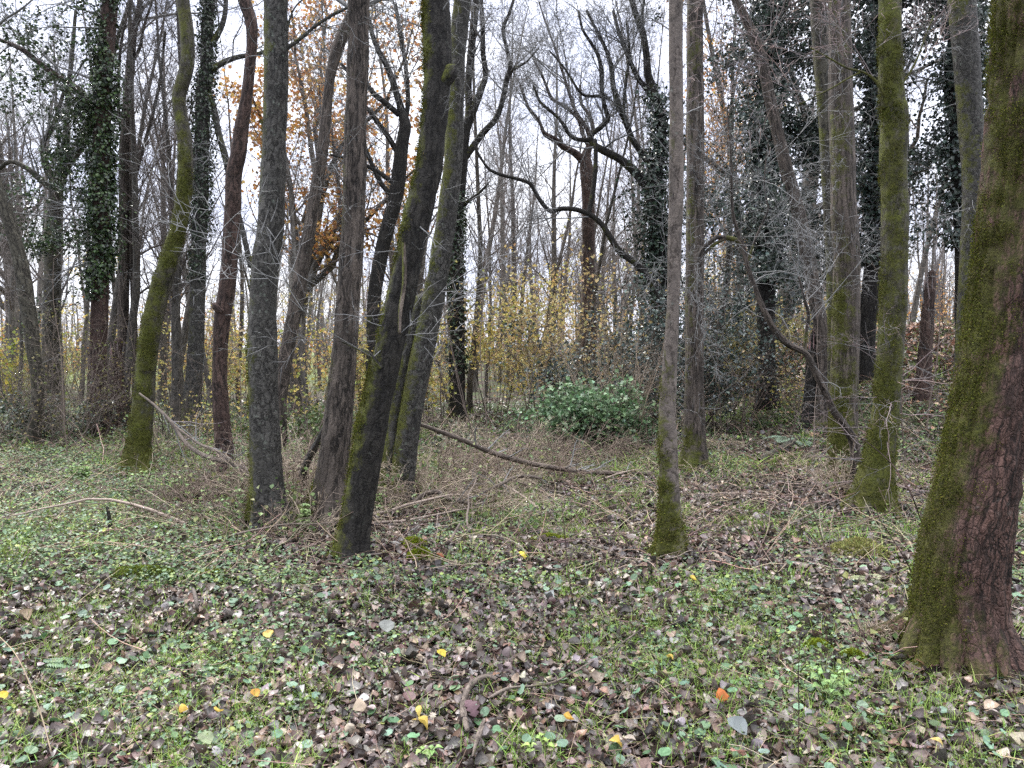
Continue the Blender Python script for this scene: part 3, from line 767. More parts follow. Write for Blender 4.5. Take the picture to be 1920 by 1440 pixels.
fg_tree('bare_tree', 'thin upright brown trunk with upswept branches, next to the tall ivy-sleeved dark trunk', (234, 800),
        [(234, 800, 30), (232, 740, 21), (231, 600, 20), (233, 480, 19), (234, 380, 20), (234, 300, 20), (238, 220, 18), (244, 130, 16), (250, 60, 13), (260, 30, 11), (262, 0, 10), (262, -30, 9)],
        M['brown'], sides=24, ds=.08, top=2.5, moss_base=.3, moss_h=.6, moss_side=.1, moss_all=-.05, seed=71, flare=.2, twigs=34, twig_z=(3, 7.5), twig_len=(.8, 2.2),
        stems=[dict(name='second_stem', px=[(250, 800, 12), (254, 700, 11), (252, 600, 10), (248, 480, 11), (247, 360, 11), (240, 300, 10)], ground=True), dict(px=[(250, 345, 8), (268, 280, 7), (285, 220, 6), (300, 150, 5), (310, 60, 4)], twigs=7),
               dict(px=[(236, 260, 8), (225, 230, 7), (222, 180, 6), (226, 90, 5), (240, 20, 4)], twigs=6), dict(px=[(246, 120, 6), (262, 90, 6), (270, 50, 5), (286, 0, 4)], twigs=5)])
fg_tree('mossy_tree', 'leaning grey trunk at the wood edge with a green mossy foot in the thorn thicket', (57, 838),
        [(57, 838, 28), (63, 810, 24), (70, 770, 22), (70, 710, 22), (62, 650, 25), (56, 600, 25), (48, 550, 25), (40, 500, 25), (28, 450, 23), (10, 390, 22), (-10, 330, 20)],
        M['mossy'], sides=24, ds=.06, top=4, moss_base=.5, moss_h=.5, moss_side=.2, moss_all=.08, flare=.25, seed=75, twigs=14, twig_z=(1, 5))
fg_tree('forked_tree', 'pale mossy forked tree behind the thorn thicket, arms spread like antlers', (97, 790), [(97, 790, 34), (95, 700, 31), (95, 620, 30), (98, 540, 29), (100, 450, 27), (104, 370, 25), (112, 330, 24), (128, 300, 20), (148, 275, 19), (165, 235, 16), (185, 205, 13), (200, 150, 10)],
        M['mossy'], sides=22, ds=.1, top=2, moss_side=.15, moss_all=.22, seed=79, flare=.2, twigs=16, twig_z=(3, 6), Y=15.5,
        stems=[dict(px=[(108, 345, 14), (90, 320, 14), (82, 290, 12), (82, 265, 10), (100, 235, 8), (120, 170, 6)], twigs=8), dict(px=[(98, 355, 12), (75, 335, 12), (50, 315, 10), (18, 303, 8), (-10, 325, 6)], twigs=8), dict(px=[(122, 310, 12), (124, 250, 11), (128, 180, 10), (135, 100, 8), (142, 20, 6)], twigs=8)])
fg_tree('leaning_tree', 'slender brown trunk leaning right behind the stout dark grey trunk, lichen patch near its bend', (520, 842),
        [(520, 842, 36), (524, 780, 28), (527, 733, 27), (537, 667, 27), (550, 597, 26), (560, 540, 27), (570, 480, 26), (581, 430, 24), (588, 383, 23), (597, 330, 22), (604, 290, 21), (610, 233, 20), (616, 170, 18), (622, 130, 20), (633, 90, 23), (646, 55, 22), (665, 20, 20), (690, -10, 18)],
        M['brown'], sides=30, ds=.06, top=2, moss_side=.15, moss_base=.3, moss_h=.4, moss_all=-.05, seed=83, flare=.2, twigs=18, twig_z=(1.5, 6.5), twig_len=(.4, 1.2))
fg_tree('forked_tree', 'dark upright trunk in ivy shreds, forking high into crooked limbs, behind the twin stems', (857, 785),
        [(857, 785, 38), (857, 740, 32), (857, 680, 30), (857, 580, 28), (856, 500, 25), (858, 430, 22), (862, 370, 20), (867, 310, 20), (870, 260, 20), (876, 232, 19), (890, 200, 15), (905, 160, 12), (911, 140, 11), (906, 100, 10), (905, 50, 9), (902, 0, 8), (900, -30, 8)],
        M['dark'], sides=24, ds=.1, top=2, moss_side=.25, moss_az=math.pi, moss_base=.3, moss_h=.8, moss_all=.1, seed=87, flare=.2, twigs=12, twig_z=(2, 7), ivy=dict(n=1500, spread=.05, s0=.1, s1=.45, clump=.55, size=(.05, .08)),
        stems=[dict(px=[(876, 235, 15), (880, 200, 14), (878, 160, 14), (884, 90, 14), (893, 0, 14), (896, -30, 13)], twigs=3),
               dict(px=[(868, 300, 15), (882, 282, 13), (905, 250, 12), (930, 222, 11), (943, 185, 10), (950, 150, 10), (957, 125, 9), (950, 90, 7), (943, 55, 7), (955, 25, 6), (966, -10, 5)], twigs=12),
               dict(px=[(860, 405, 8), (875, 380, 7), (895, 365, 6), (915, 345, 4)], twigs=5), dict(px=[(950, 150, 7), (962, 130, 6), (985, 118, 4), (1010, 90, 3)], twigs=4)])
fg_tree('oak_tree', 'russet-leaved oak with dark crooked limbs, between the grey furrowed and dark leaning trunks', (700, 790),
        [(700, 790, 34), (700, 640, 26), (702, 560, 26), (712, 490, 26), (726, 430, 27), (742, 370, 27), (750, 310, 26), (756, 260, 24), (760, 235, 22), (752, 205, 14), (745, 180, 13), (728, 130, 11), (712, 100, 10), (700, 70, 9), (690, 30, 8), (680, -20, 7)],
        M['dark'], Y=14.5, sides=22, ds=.1, top=2, moss_side=.2, moss_all=.08, seed=91, flare=.1, twigs=20, twig_z=(3, 8), twig_len=(.8, 2),
        stems=[dict(px=[(748, 215, 11), (725, 195, 11), (700, 175, 10), (690, 160, 8), (672, 150, 7), (640, 120, 5)], twigs=8), dict(px=[(752, 300, 10), (730, 260, 10), (705, 225, 9), (690, 205, 8), (660, 190, 6)], twigs=8),
               dict(px=[(745, 350, 10), (720, 330, 9), (690, 312, 8), (660, 300, 6), (620, 290, 4)], twigs=8), dict(px=[(757, 240, 10), (765, 190, 9), (760, 120, 8), (750, 60, 8), (742, 10, 7)], twigs=10), dict(px=[(740, 370, 10), (715, 345, 9), (690, 290, 8), (672, 240, 6)], twigs=8)])
# ---- ivy-clad columns, right
for nm, lab, base, px, Yq, nl, sp, sd, spn, spl, zmn in (
    ('ivy_tree', 'broad dark ivy-clad tree crossed by the slim leaning trunk, its grey foot bare', (1440, 762), [(1440, 762, 40), (1438, 700, 34), (1437, 640, 32), (1436, 560, 34), (1440, 450, 36), (1437, 340, 36), (1440, 200, 36), (1445, 90, 34), (1448, 0, 32), (1449, -30, 32)], None, 12000, .30, 0, 60, 16000, 3.0),
    ('ivy_tree', 'dark ivy-clad leaning trunk between the green-footed and the wholly mossy trunks', (1622, 690), [(1622, 690, 34), (1625, 620, 34), (1633, 540, 32), (1640, 450, 30), (1643, 350, 30), (1645, 250, 28), (1645, 120, 28), (1648, 0, 26), (1648, -30, 26)], 13.8, 9000, .24, 3, 40, 8000, 3.2),
    ('ivy_tree', 'ivy-hung tree on the bank, its dark leaves against the sky beside the thick red-brown trunk', (1812, 690), [(1812, 690, 30), (1806, 600, 28), (1806, 480, 28), (1800, 360, 28), (1795, 240, 27), (1792, 120, 26), (1790, 0, 26), (1788, -30, 24)], 13.0, 8000, .26, 5, 50, 11000, 4.2),
):
    fg_tree(nm, lab, base, px, M['dark'], Y=Yq, sides=20, ds=.12, top=3, moss_all=-.1, seed=95 + sd, flare=.3, crown=True, twigs=24, twig_z=(2, 9), twig_len=(.6, 2.), twig_col=(.07, .06, .055),
            ivy=dict(sprays=dict(n=spn, L=(.8, 2.3), leaves=spl, zr=(zmn, 9.5), size=(.05, .085)), n=nl, spread=sp, s0=.22, s1=.98, clump=.62, size=(.05, .085), seed=sd, cols=((.026, .044, .032), (.044, .068, .052), (.070, .098, .078), (.016, .028, .020), (.11, .14, .125))))

# ---- crooked oaks in the middle distance
fg_tree('oak_tree', 'great oak with ivied trunk, one long sinuous limb sweeping low over the clearing', (1240, 740),
        [(1240, 740, 40), (1238, 640, 36), (1236, 560, 34), (1233, 480, 32), (1231, 420, 32), (1227, 367, 30), (1232, 320, 24), (1240, 270, 20), (1238, 215, 18), (1225, 170, 16), (1215, 140, 15), (1212, 100, 13), (1205, 60, 12), (1190, 20, 11), (1180, -20, 10)],
        M['dark'], Y=15.0, sides=24, ds=.1, top=2, moss_side=.2, moss_all=.12, moss_az=math.pi, seed=99, flare=.2, twigs=30, twig_z=(3, 8.5), twig_len=(.8, 2.2),
        ivy=dict(n=4200, spread=.20, s0=.25, s1=.62, clump=.55, size=(.05, .085), cols=((.014, .03, .018), (.026, .048, .030), (.05, .08, .055))),
        stems=[dict(px=[(1230, 380, 20), (1212, 348, 18), (1190, 322, 17), (1165, 300, 15), (1140, 287, 14), (1118, 275, 13), (1108, 262, 12), (1112, 250, 10), (1125, 240, 10), (1136, 228, 10), (1140, 222, 9), (1133, 195, 8), (1128, 165, 8), (1127, 130, 8), (1122, 105, 7), (1108, 80, 6), (1092, 55, 5), (1085, 20, 4)], twigs=16),
               dict(px=[(1110, 262, 9), (1085, 262, 8), (1070, 255, 7), (1060, 240, 7), (1048, 222, 6), (1028, 205, 6), (1012, 190, 5), (1000, 160, 4)], twigs=10),
               dict(name='low_limb', px=[(1240, 560, 13.1), (1215, 520, 13.1), (1190, 492, 13.1), (1167, 477, 12.3), (1150, 455, 11.5), (1135, 430, 10.7), (1120, 412, 10.7), (1103, 401, 9.8), (1085, 394, 9.0), (1065, 391, 9.0), (1048, 392, 9.0), (1033, 397, 8.2), (1018, 383, 8.2), (1008, 368, 8.2), (998, 350, 7.4), (990, 342, 7.4), (965, 334, 6.6), (940, 328, 6.6), (918, 318, 5.7), (905, 302, 4.9), (895, 285, 4.9), (888, 265, 4.1)], dy=-.6, twigs=8),
               dict(px=[(1103, 401, 9), (1108, 380, 9), (1113, 350, 9), (1116, 320, 9), (1117, 285, 8), (1116, 262, 7)], dy=-.6),
               dict(px=[(1232, 330, 12), (1205, 290, 11), (1185, 260, 11), (1172, 225, 11), (1158, 195, 11), (1150, 160, 10), (1145, 120, 9), (1135, 90, 7), (1120, 60, 6), (1100, 20, 5)], twigs=14),
               dict(px=[(1145, 185, 7), (1120, 180, 6), (1100, 180, 5), (1085, 170, 5), (1060, 130, 4), (1030, 95, 3)], twigs=10),
               dict(px=[(1232, 200, 10), (1215, 170, 10), (1195, 145, 9), (1178, 105, 8), (1160, 60, 7), (1150, 20, 6)], twigs=12),
               dict(px=[(1170, 230, 7), (1170, 190, 6), (1174, 150, 6), (1180, 100, 5), (1175, 40, 4)], twigs=8)])
fg_tree('oak_tree', 'reddish knotted oak trunk rising behind the long sinuous limb', (1103, 740),
        [(1103, 740, 34), (1104, 620, 28), (1104, 540, 26), (1103, 470, 24), (1103, 420, 24), (1103, 367, 24), (1100, 320, 26), (1098, 295, 20), (1103, 280, 15), (1106, 265, 10), (1100, 240, 8), (1080, 210, 7), (1066, 170, 6), (1050, 120, 5)],
        M['red'], Y=18.0, sides=20, ds=.12, top=1.5, seed=103, flare=.1, moss_all=-.05, twigs=22, twig_z=(3, 8), twig_len=(.8, 2.2),
        stems=[dict(px=[(1096, 305, 16), (1082, 290, 15), (1070, 282, 13), (1055, 275, 12), (1042, 262, 11), (1025, 254, 10), (1018, 245, 7), (1010, 225, 6), (990, 200, 5), (975, 160, 4)], twigs=14), dict(px=[(1104, 275, 9), (1092, 250, 8), (1085, 225, 7), (1060, 200, 6), (1035, 185, 6), (1020, 150, 5), (1000, 110, 4)], twigs=12),
               dict(px=[(1106, 270, 9), (1112, 240, 8), (1105, 215, 7), (1090, 195, 6), (1088, 160, 5)], twigs=9)])


# ------------------------------------------------------------------ trees farther back: variants, then copies
def far_variant(kind, sd):
    """a tree at the origin, root Empty > trunk, crown (twigs and leaves)"""
    root = empty('bare_tree', (0, 0, 0))
    mb = MB(); tw = MB(); lf = MB()
    up = np.array([[0, 0, 0.]]); d0 = np.array([[rng.normal(0, .05), rng.normal(0, .05), 1.]])
    c = tuple(np.array((.130, .112, .105)) * rng.uniform(.75, 1.3))  # twig colour lightened, standing in for distance haze
    if kind == 'pole':
        H = rng.uniform(12, 16)
        lv = grow(up, d0, H, rng.uniform(.09, .15), [dict(n=16, wob=.035, trop=.03, taper=.12, sides=9, kids=32, t0=.22, ang=(25, 60), lr=(.12, .26), rr=.33, fall=.5), dict(n=6, wob=.10, trop=.10, sides=4, kids=9, t0=.12, lr=(.3, .6), rr=.5, rmin=.005), dict(n=4, wob=.13, trop=.06, kids=6, t0=.1, lr=(.35, .65), rmin=.0042), dict(n=3, wob=.13, trop=.03)])
    elif kind == 'stem':
        H = rng.uniform(9, 13)
        lv = grow(up, d0, H, rng.uniform(.05, .08), [dict(n=14, wob=.06, trop=.04, taper=.12, sides=8, kids=22, t0=.3, ang=(20, 50), lr=(.13, .26), rr=.35), dict(n=5, wob=.12, trop=.10, kids=7, t0=.12, lr=(.3, .6), rmin=.005), dict(n=3, wob=.14, trop=.05, kids=6, t0=.1, lr=(.35, .65), rmin=.004), dict(n=2, wob=.12)])
    else:
        H = rng.uniform(5, 7)
        lv = grow(up, d0, H, rng.uniform(.2, .28), [dict(n=10, wob=.06, trop=.03, taper=.55, sides=10, kids=9, t0=.35, ang=(25, 60), lr=(.7, 1.15), rr=.5, fall=.1), dict(n=9, wob=.22, trop=.10, sides=6, kids=9, t0=.2, ang=(30, 65), lr=(.3, .55), rr=.5, rmin=.012), dict(n=6, wob=.2, trop=.08, sides=4, kids=7, t0=.12, ang=(30, 60), lr=(.3, .6), rr=.5, rmin=.007), dict(n=4, wob=.18, trop=.04, kids=5, t0=.1, lr=(.35, .65), rmin=.005), dict(n=3, wob=.14)])
    add_levels(mb, lv[:2] if kind == 'oak' else lv[:1]); 
    for (p, r, s) in lv[(2 if kind == 'oak' else 1):]: tubes(tw, p, r, s, np.clip(np.asarray(c)[None] * (1 + rng.normal(0, .2, (len(p), 1))), .01, 1))
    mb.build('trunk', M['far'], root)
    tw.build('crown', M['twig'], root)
    return root, lv


def add_leaves(root, lv, n, cols, size, low=None, mat=None, jit=.12):
    p = lv[-1][0]; b = rng.integers(0, len(p), n * 3); k = rng.integers(0, p.shape[1], n * 3)
    q = p[b, k] + rng.normal(0, jit, (n * 3, 3))
    dens = fbm(q * .55, 2, 77)
    keep = dens > .47
    if low is not None: keep &= q[:, 2] < low
    q = q[keep][:n]
    mb = MB(); inst(mb, KITEW, q, rand_rots(len(q)), rng.uniform(*size, len(q)), pick(cols, len(q), j=.2))
    mb.build('leaves', mat or M['autumn'], root, smooth=False)


YEL = ((.54, .44, .10), (.48, .42, .13), (.58, .44, .11), (.36, .36, .11), (.48, .34, .10))
RUS = ((.48, .24, .08), (.54, .31, .10), (.38, .18, .07), (.56, .38, .13), (.34, .2, .1))
GOLD = ((.56, .43, .18), (.52, .38, .17), (.48, .42, .17), (.58, .49, .25), (.42, .31, .18))

KINDS = {}
for k, n in (('pole', 5), ('stem', 4), ('oak', 3)): KINDS[k] = [far_variant(k, i) for i in range(n)]
rv, lv = far_variant('oak', 9); add_leaves(rv, lv, 7500, RUS, (.07, .11)); KINDS['russet'] = [(rv, lv)]
rv, lv = far_variant('pole', 9); add_leaves(rv, lv, 4200, RUS, (.06, .10)); KINDS['russet'].append((rv, lv))
rv, lv = far_variant('stem', 9); add_leaves(rv, lv, 1500, YEL, (.06, .10), low=5.); KINDS['yellow'] = [(rv, lv)]
rv, lv = far_variant('pole', 10); add_leaves(rv, lv, 1700, GOLD, (.06, .10), low=5.); KINDS['yellow'].append((rv, lv))
used = set()


def place(kind, i, x, y, rz, sc, label, cat, group, name=None):
    src = KINDS[kind][i % len(KINDS[kind])][0]
    o = src if src.name not in used else copy_tree(src)
    used.add(src.name); used.add(o.name)
    o.location = (x, y, float(ground_z(x, y)) - .05); o.rotation_euler = (rng.normal(0, .02), rng.normal(0, .02), rz); o.scale = (sc, sc, sc)
    tag(o, label, cat, group)
    if name: o.name = name
    return o


# single trees one can tell apart in the picture: (kind, pixel u, distance, scale, label)
single = [
    ('russet', 0, 560, 17.5, 1.0, 'russet-leaved tree with small brown leaf clusters, in the gap right of the stout grey trunk'),
    ('russet', 1, 780, 19.0, 1.0, 'slim tree still holding brown leaves, behind the dark leaning trunk'),
    ('yellow', 1, 1200, 22.0, .8, 'thin tree with golden leaves beside the ivy-grown great oak'),
    ('russet', 1, 1385, 20.0, .9, 'rusty-leaved tree between the twig-hung grey trunk and the broad ivy tree'),
    ('yellow', 0, 1770, 20.0, .8, 'yellow-leaved thin tree on the leafy bank'),
    ('oak', 0, 20, 24.0, 1.0, 'bare spreading oak at the meadow edge behind the leaning grey trunk'),
    ('oak', 1, 310, 26.0, .95, 'bare spreading oak seen between the S-bent trunk and its ivy neighbour'),
    ('pole', 0, 330, 14.5, .75, 'thin forked bare tree standing between S-bent trunk and ivy trunk'),
    ('stem', 0, 575, 15.0, 1.15, 'slim bare stem in front of russet leaves, beside the slender leaning trunk'),
]
for kind, i, u, Y, sc, lab in single:
    x = (u - 960) / F * Y
    place(kind, i, x, Y, rng.random() * 6.28, sc, lab, 'tree', None, {'russet': 'russet_tree', 'yellow': 'yellow_leaved_tree', 'oak': 'oak_tree'}.get(kind, 'bare_tree'))

LBL = {'pole': ('slender bare grey tree in the thin wood behind the clearing', 'slender bare trees in the wood behind'),
       'stem': ('thin bare pole-like young tree in the wood behind the clearing', 'young pole trees in the wood behind'),
       'oak': ('wide-branching bare tree far back in the wood', 'spreading bare trees far back'),
       'russet': ('far tree holding a haze of russet leaves', 'russet trees far back'),
       'yellow': ('far thin tree with a haze of yellow leaves', 'yellow leaved trees far back')}
for k in range(92):
    Y = 16 + 34 * rng.random() ** 1.2
    u = -160 + 2240 * ((k * .618034) % 1.0)
    if 880 < u < 1020 and Y < 24: Y += 10
    if 1700 < u < 1810 and Y < 26: Y += 10
    kind = rng.choice(['pole', 'stem', 'oak', 'russet', 'yellow'], p=[.38, .46, .04, .05, .07])
    if u < 330 and kind in ('russet',): kind = 'pole'
    x = (u - 960) / F * Y
    place(kind, k, x, Y, rng.random() * 6.28, rng.uniform(.75, 1.1), LBL[kind][0], 'tree', LBL[kind][1], {'russet': 'russet_tree', 'yellow': 'yellow_leaved_tree', 'oak': 'oak_tree'}.get(kind, 'bare_tree'))


for k in range(31):
    kind = ('pole', 'pole', 'stem')[k % 3]; Y = rng.uniform(14.5, 21)
    u = (-40 + 38 * k) if k < 11 else (840 + 24 * (k - 11)); Y = Y if k < 11 else Y + rng.uniform(4, 14)
    x = (u - 960) / F * Y
    place(kind, k + 1, x, Y, rng.random() * 6.28, rng.uniform(.7, .95), LBL[kind][0], 'tree', LBL[kind][1])
for lst in KINDS.values():
    for root, _ in lst:
        if root.name not in used and not root.get('label'):
            for ch in list(root.children): bpy.data.objects.remove(ch)
            bpy.data.objects.remove(root)


# ------------------------------------------------------------------ the far wood that reads as one mass
def distant_wood():
    mb = MB()
    n = 420
    Y = rng.uniform(50, 95, n); u = rng.uniform(-300, 2250, n)
    x = (u - 960) / F * Y
    H = rng.uniform(7, 13, n) * np.where(u < 430, .62, 1.0)
    z = ground_z(x, Y)
    lv = grow(np.stack([x, Y, z - .2], -1), np.stack([rng.normal(0, .06, n), rng.normal(0, .06, n), np.ones(n)], -1), H, rng.uniform(.08, .2, n),
              [dict(n=8, wob=.05, trop=.04, taper=.2, sides=5, kids=14, t0=.1, ang=(25, 60), lr=(.18, .36), rr=.35), dict(n=4, wob=.15, trop=.08, kids=7, lr=(.35, .6), rmin=.012), dict(n=3, wob=.15, trop=.05, kids=3, lr=(.4, .7), rmin=.010), dict(n=2, wob=.1)])
    for (p, r, s) in lv: tubes(mb, p, r, s, pick([(.17, .15, .145), (.19, .155, .135), (.16, .15, .14)], len(p), j=.15))  # pale tints carry the haze of distance in the colour
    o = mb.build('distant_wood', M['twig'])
    tag(o, 'mass of far bare trees along the horizon behind the wood', 'woodland', kind='stuff')


distant_wood()


# ------------------------------------------------------------------ shrubs
def shrub(name, label, base, Y, H, W, nst, leaves, cols, size, stem=(.10, .082, .07), cat='shrub', arch=.0, mat=None, group=None, lj=.10, kids=9, r0=.010, dens=.40, leaf_low=0., twk=6, tpl=None, loc=None):
    x = (base - 960) / F * Y
    b = np.array([x, Y, float(ground_z(x, Y))]) if loc is None else np.array(loc, float)
    root = empty(name, b, label, cat, group)
    az = rng.random(nst) * 6.28; sp = rng.random(nst) ** .6
    st = b + np.stack([np.cos(az) * W * .30 * sp, np.sin(az) * W * .30 * sp, np.zeros(nst) - .03], -1)
    d = np.stack([np.cos(az) * sp * W / H * .55, np.sin(az) * sp * W / H * .55, np.ones(nst)], -1)
    lv = grow(st, d, H * rng.uniform(.6, 1.05, nst), rng.uniform(.6, 1.1, nst) * r0, [dict(n=7, wob=.09, trop=-arch, taper=.3, sides=5, kids=kids, t0=.15, ang=(25, 60), lr=(.25, .5), rmin=.003), dict(n=4, wob=.14, trop=-arch * .6, kids=twk, t0=.15, lr=(.3, .6), rmin=.0024), dict(n=3, wob=.15)])
    mb = MB()
    for (p, r, s) in lv: tubes(mb, p, r, s, np.clip(np.asarray(stem)[None] * (1 + rng.normal(0, .22, (len(p), 1))), .01, .6))
    mb.build('stems', M['twig'], root)
    if leaves:
        q = np.concatenate([l[0].reshape(-1, 3) for l in lv[1:]]); k = rng.integers(0, len(q), leaves * 3)
        p = q[k] + rng.normal(0, lj, (leaves * 3, 3))
        keep = (fbm(p * 1.3, 2, 13) > dens) & (p[:, 2] > b[2] + leaf_low)
        p = p[keep][:leaves]
        lb = MB(); inst(lb, tpl or KITEW, p, rots(len(p), tilt_sd=.7), rng.uniform(*size, len(p)), pick(cols, len(p), j=.2))
        lb.build('leaves', mat or M['autumn'], root, smooth=False)
    return root


YS = ((.54, .45, .11), (.48, .43, .15), (.60, .48, .14), (.36, .37, .12), (.50, .40, .17), (.44, .33, .2))
shrub('yellow_shrub', 'yellow-leaved thicket between the ivy-shredded forked trunk and the gold shrub', 925, 17.5, 2.8, 2.6, 22, 2000, YS, (.06, .10))
shrub('yellow_shrub', 'pale yellow bush glimpsed just right of the twin stems', 800, 15.5, 2.4, 1.6, 14, 900, YS, (.055, .09))
shrub('gold_shrub', 'tall orange-gold sapling clump above the dark green bramble dome', 1085, 15.8, 3.5, 2.2, 22, 1700, GOLD, (.055, .09), stem=(.17, .13, .09))
shrub('gold_shrub', 'straw-gold leafy clump left of the tall orange-gold saplings', 1010, 18.5, 3.4, 2.0, 16, 1100, GOLD + YS, (.06, .09), stem=(.15, .12, .08))
shrub('yellow_shrub', 'yellow leaves low between the stout dark grey and furrowed grey-brown trunks', 600, 14.5, 2.3, 2.6, 18, 1050, YS, (.055, .09))
shrub('yellow_shrub', 'sparse yellow bush behind the furrowed grey-brown and leaning trunks', 690, 16.0, 2.8, 2.4, 16, 950, YS, (.055, .09))
shrub('yellow_shrub', 'yellow-green bush at the meadow edge beyond the thorn thicket', 20, 19.5, 2.0, 2.6, 18, 1500, ((.34, .34, .06), (.24, .28, .06), (.42, .34, .06)), (.07, .11))
shrub('yellow_shrub', 'yellow hedge-like bush between the S-bent and reddish trunks', 345, 18.5, 2.2, 3.0, 18, 1050, YS, (.06, .1))
shrub('yellow_shrub', 'thin yellow leaves behind the reddish trunk and the dark grey one', 462, 19.5, 2.8, 2.0, 14, 750, YS, (.06, .1))
shrub('yellow_shrub', 'pale olive-leaved bush at the foot of the broad ivy tree', 1385, 17.0, 1.3, 2.4, 18, 1900, ((.40, .36, .14), (.46, .40, .18), (.28, .27, .11)), (.05, .08))
shrub('yellow_shrub', 'pale olive bush between the broad ivy tree and slim leaning trunk', 1490, 17.0, 1.4, 2.2, 18, 1700, ((.40, .36, .14), (.46, .40, .18), (.28, .27, .11)), (.05, .08))
for k in range(36):
    Y = rng.uniform(19, 36); u = -120 + 2150 * ((k * .618034 + .37) % 1)
    if u < 300: Y += 4
    if 1400 < u < 1900: Y += 9
    t = rng.random()
    if t < .36: shrub('yellow_shrub', 'far yellow-leaved understorey bush in the wood behind', u, Y, rng.uniform(1.8, 3.4), rng.uniform(2, 3.2), 12, 750, YS + GOLD, (.07, .11), group='yellow bushes in the wood behind', kids=7, twk=5)
    elif t < .8: shrub('bare_shrub', 'far brown twiggy understorey bush in the wood behind', u, Y, rng.uniform(2, 3.6), rng.uniform(2, 3.5), 18, 350, RUS, (.06, .1), group='twiggy bushes in the wood behind', kids=8, twk=6)
    else: shrub('green_shrub', 'far dull green bush in the wood behind', u, Y, rng.uniform(1.4, 2.4), rng.uniform(2, 3), 14, 1000, ((.06, .085, .035), (.09, .12, .05)), (.07, .12), group='green bushes in the wood behind', mat=M['green'])

for k in range(12):
    shrub('bare_shrub', 'far brown twiggy understorey bush in the wood behind', -60 + 54 * k + rng.uniform(-15, 15), rng.uniform(20, 27), rng.uniform(1.6, 3.0), rng.uniform(2, 3), 16, 260, RUS + YS, (.06, .1), group='twiggy bushes in the wood behind', kids=8, twk=6)

HOLLY = ((.034, .060, .048), (.052, .084, .068), (.085, .118, .102), (.020, .036, .028), (.14, .175, .165))
shrub('holly_bush', 'big blue-green holly bush filling the gap left of the slender pale trunk', 1215, 13.6, 2.5, 3.0, 40, 11000, HOLLY, (.045, .075), mat=M['ivy'], dens=.36, lj=.16, kids=11)
shrub('holly_bush', 'blue-green holly bush between the twig-hung grey trunk and the broad ivy tree', 1365, 17.0, 3.2, 1.7, 22, 4200, HOLLY, (.045, .075), mat=M['ivy'], dens=.42, lj=.16, kids=11)
BRAM = ((.10, .19, .085), (.15, .25, .115), (.20, .30, .16), (.06, .11, .05), (.30, .40, .26))
shrub('bramble_bush', 'dense green bramble dome in the clearing beside the gold saplings', 1095, 11.7, 1.05, 1.15, 46, 5200, BRAM, (.05, .085), mat=M['green'], dens=.33, arch=.10, lj=.09)
shrub('bramble_bush', 'lower green bramble mound running down toward the slender pale trunk', 1190, 12.0, .45, .9, 26, 1500, BRAM, (.045, .075), mat=M['green'], dens=.38, arch=.12, lj=.08)
shrub('bramble_bush', 'small dark evergreen bramble at the foot of the ivy-shredded forked trunk', 862, 11.0, .45, 1.1, 24, 1000, ((.03, .06, .026), (.05, .09, .04)), (.05, .085), mat=M['ivy'], arch=.12, lj=.06)
shrub('bramble_bush', 'little dark evergreen bramble alone in the dry stems of the clearing', 962, 11.2, .3, .7, 14, 420, ((.03, .06, .03), (.05, .09, .045)), (.05, .08), mat=M['ivy'], arch=.12, lj=.05)
shrub('bramble_bush', 'dark green bush low in the thorn thicket by the mossy-footed grey trunk', 92, 12.8, .9, 1.8, 24, 1800, ((.03, .055, .035), (.05, .08, .05), (.07, .10, .065)), (.04, .07), mat=M['ivy'], arch=.1)
shrub('bramble_bush', 'green bush in shade between the stout dark grey and furrowed trunks', 575, 11.8, .8, 1.5, 20, 1200, ((.06, .10, .03), (.09, .13, .04)), (.045, .075), mat=M['green'], arch=.1)
# thickets of bare stems
THO = (.17, .14, .12)
shrub('thorn_thicket', 'grey-brown tangle of thorny twigs around the mossy-footed leaning trunk', 60, 12.0, 1.6, 2.6, 26, 700, ((.14, .15, .06), (.2, .17, .07)), (.03, .05), stem=THO, kids=11, twk=7, arch=.03)
shrub('thorn_thicket', 'fine twig tangle just left of the tall ivy-sleeved trunk', 128, 12.4, 2.1, 1.6, 18, 600, ((.16, .17, .06), (.2, .17, .07)), (.03, .05), stem=THO, kids=11, twk=7)
shrub('thorn_thicket', 'pale arching twigs in front of the big holly bush', 1160, 12.0, 2.1, 1.6, 24, 0, YS, (.05, .08), stem=(.27, .21, .16), kids=9, twk=5, arch=.03)
shrub('thorn_thicket', 'bleached fan of bare twigs between slender pale and ivy trees', 1385, 13.4, 2.2, 1.8, 15, 120, YS, (.04, .06), stem=(.20, .155, .13), kids=9, twk=6, arch=.03)
shrub('thorn_thicket', 'twiggy thicket at the foot of the slim leaning trunk', 1515, 13.2, .9, 1.2, 10, 200, YS, (.04, .06), stem=(.15, .115, .095), kids=9, twk=6, arch=.03)
shrub('thorn_thicket', 'shadowed twigs behind the mossy foot of the straight ivy-wrapped trunk', 320, 12.2, 1.1, 1.8, 18, 250, YS, (.04, .06), stem=(.09, .075, .062), kids=9, twk=6, arch=.03)
DRY = (.36, .295, .225)
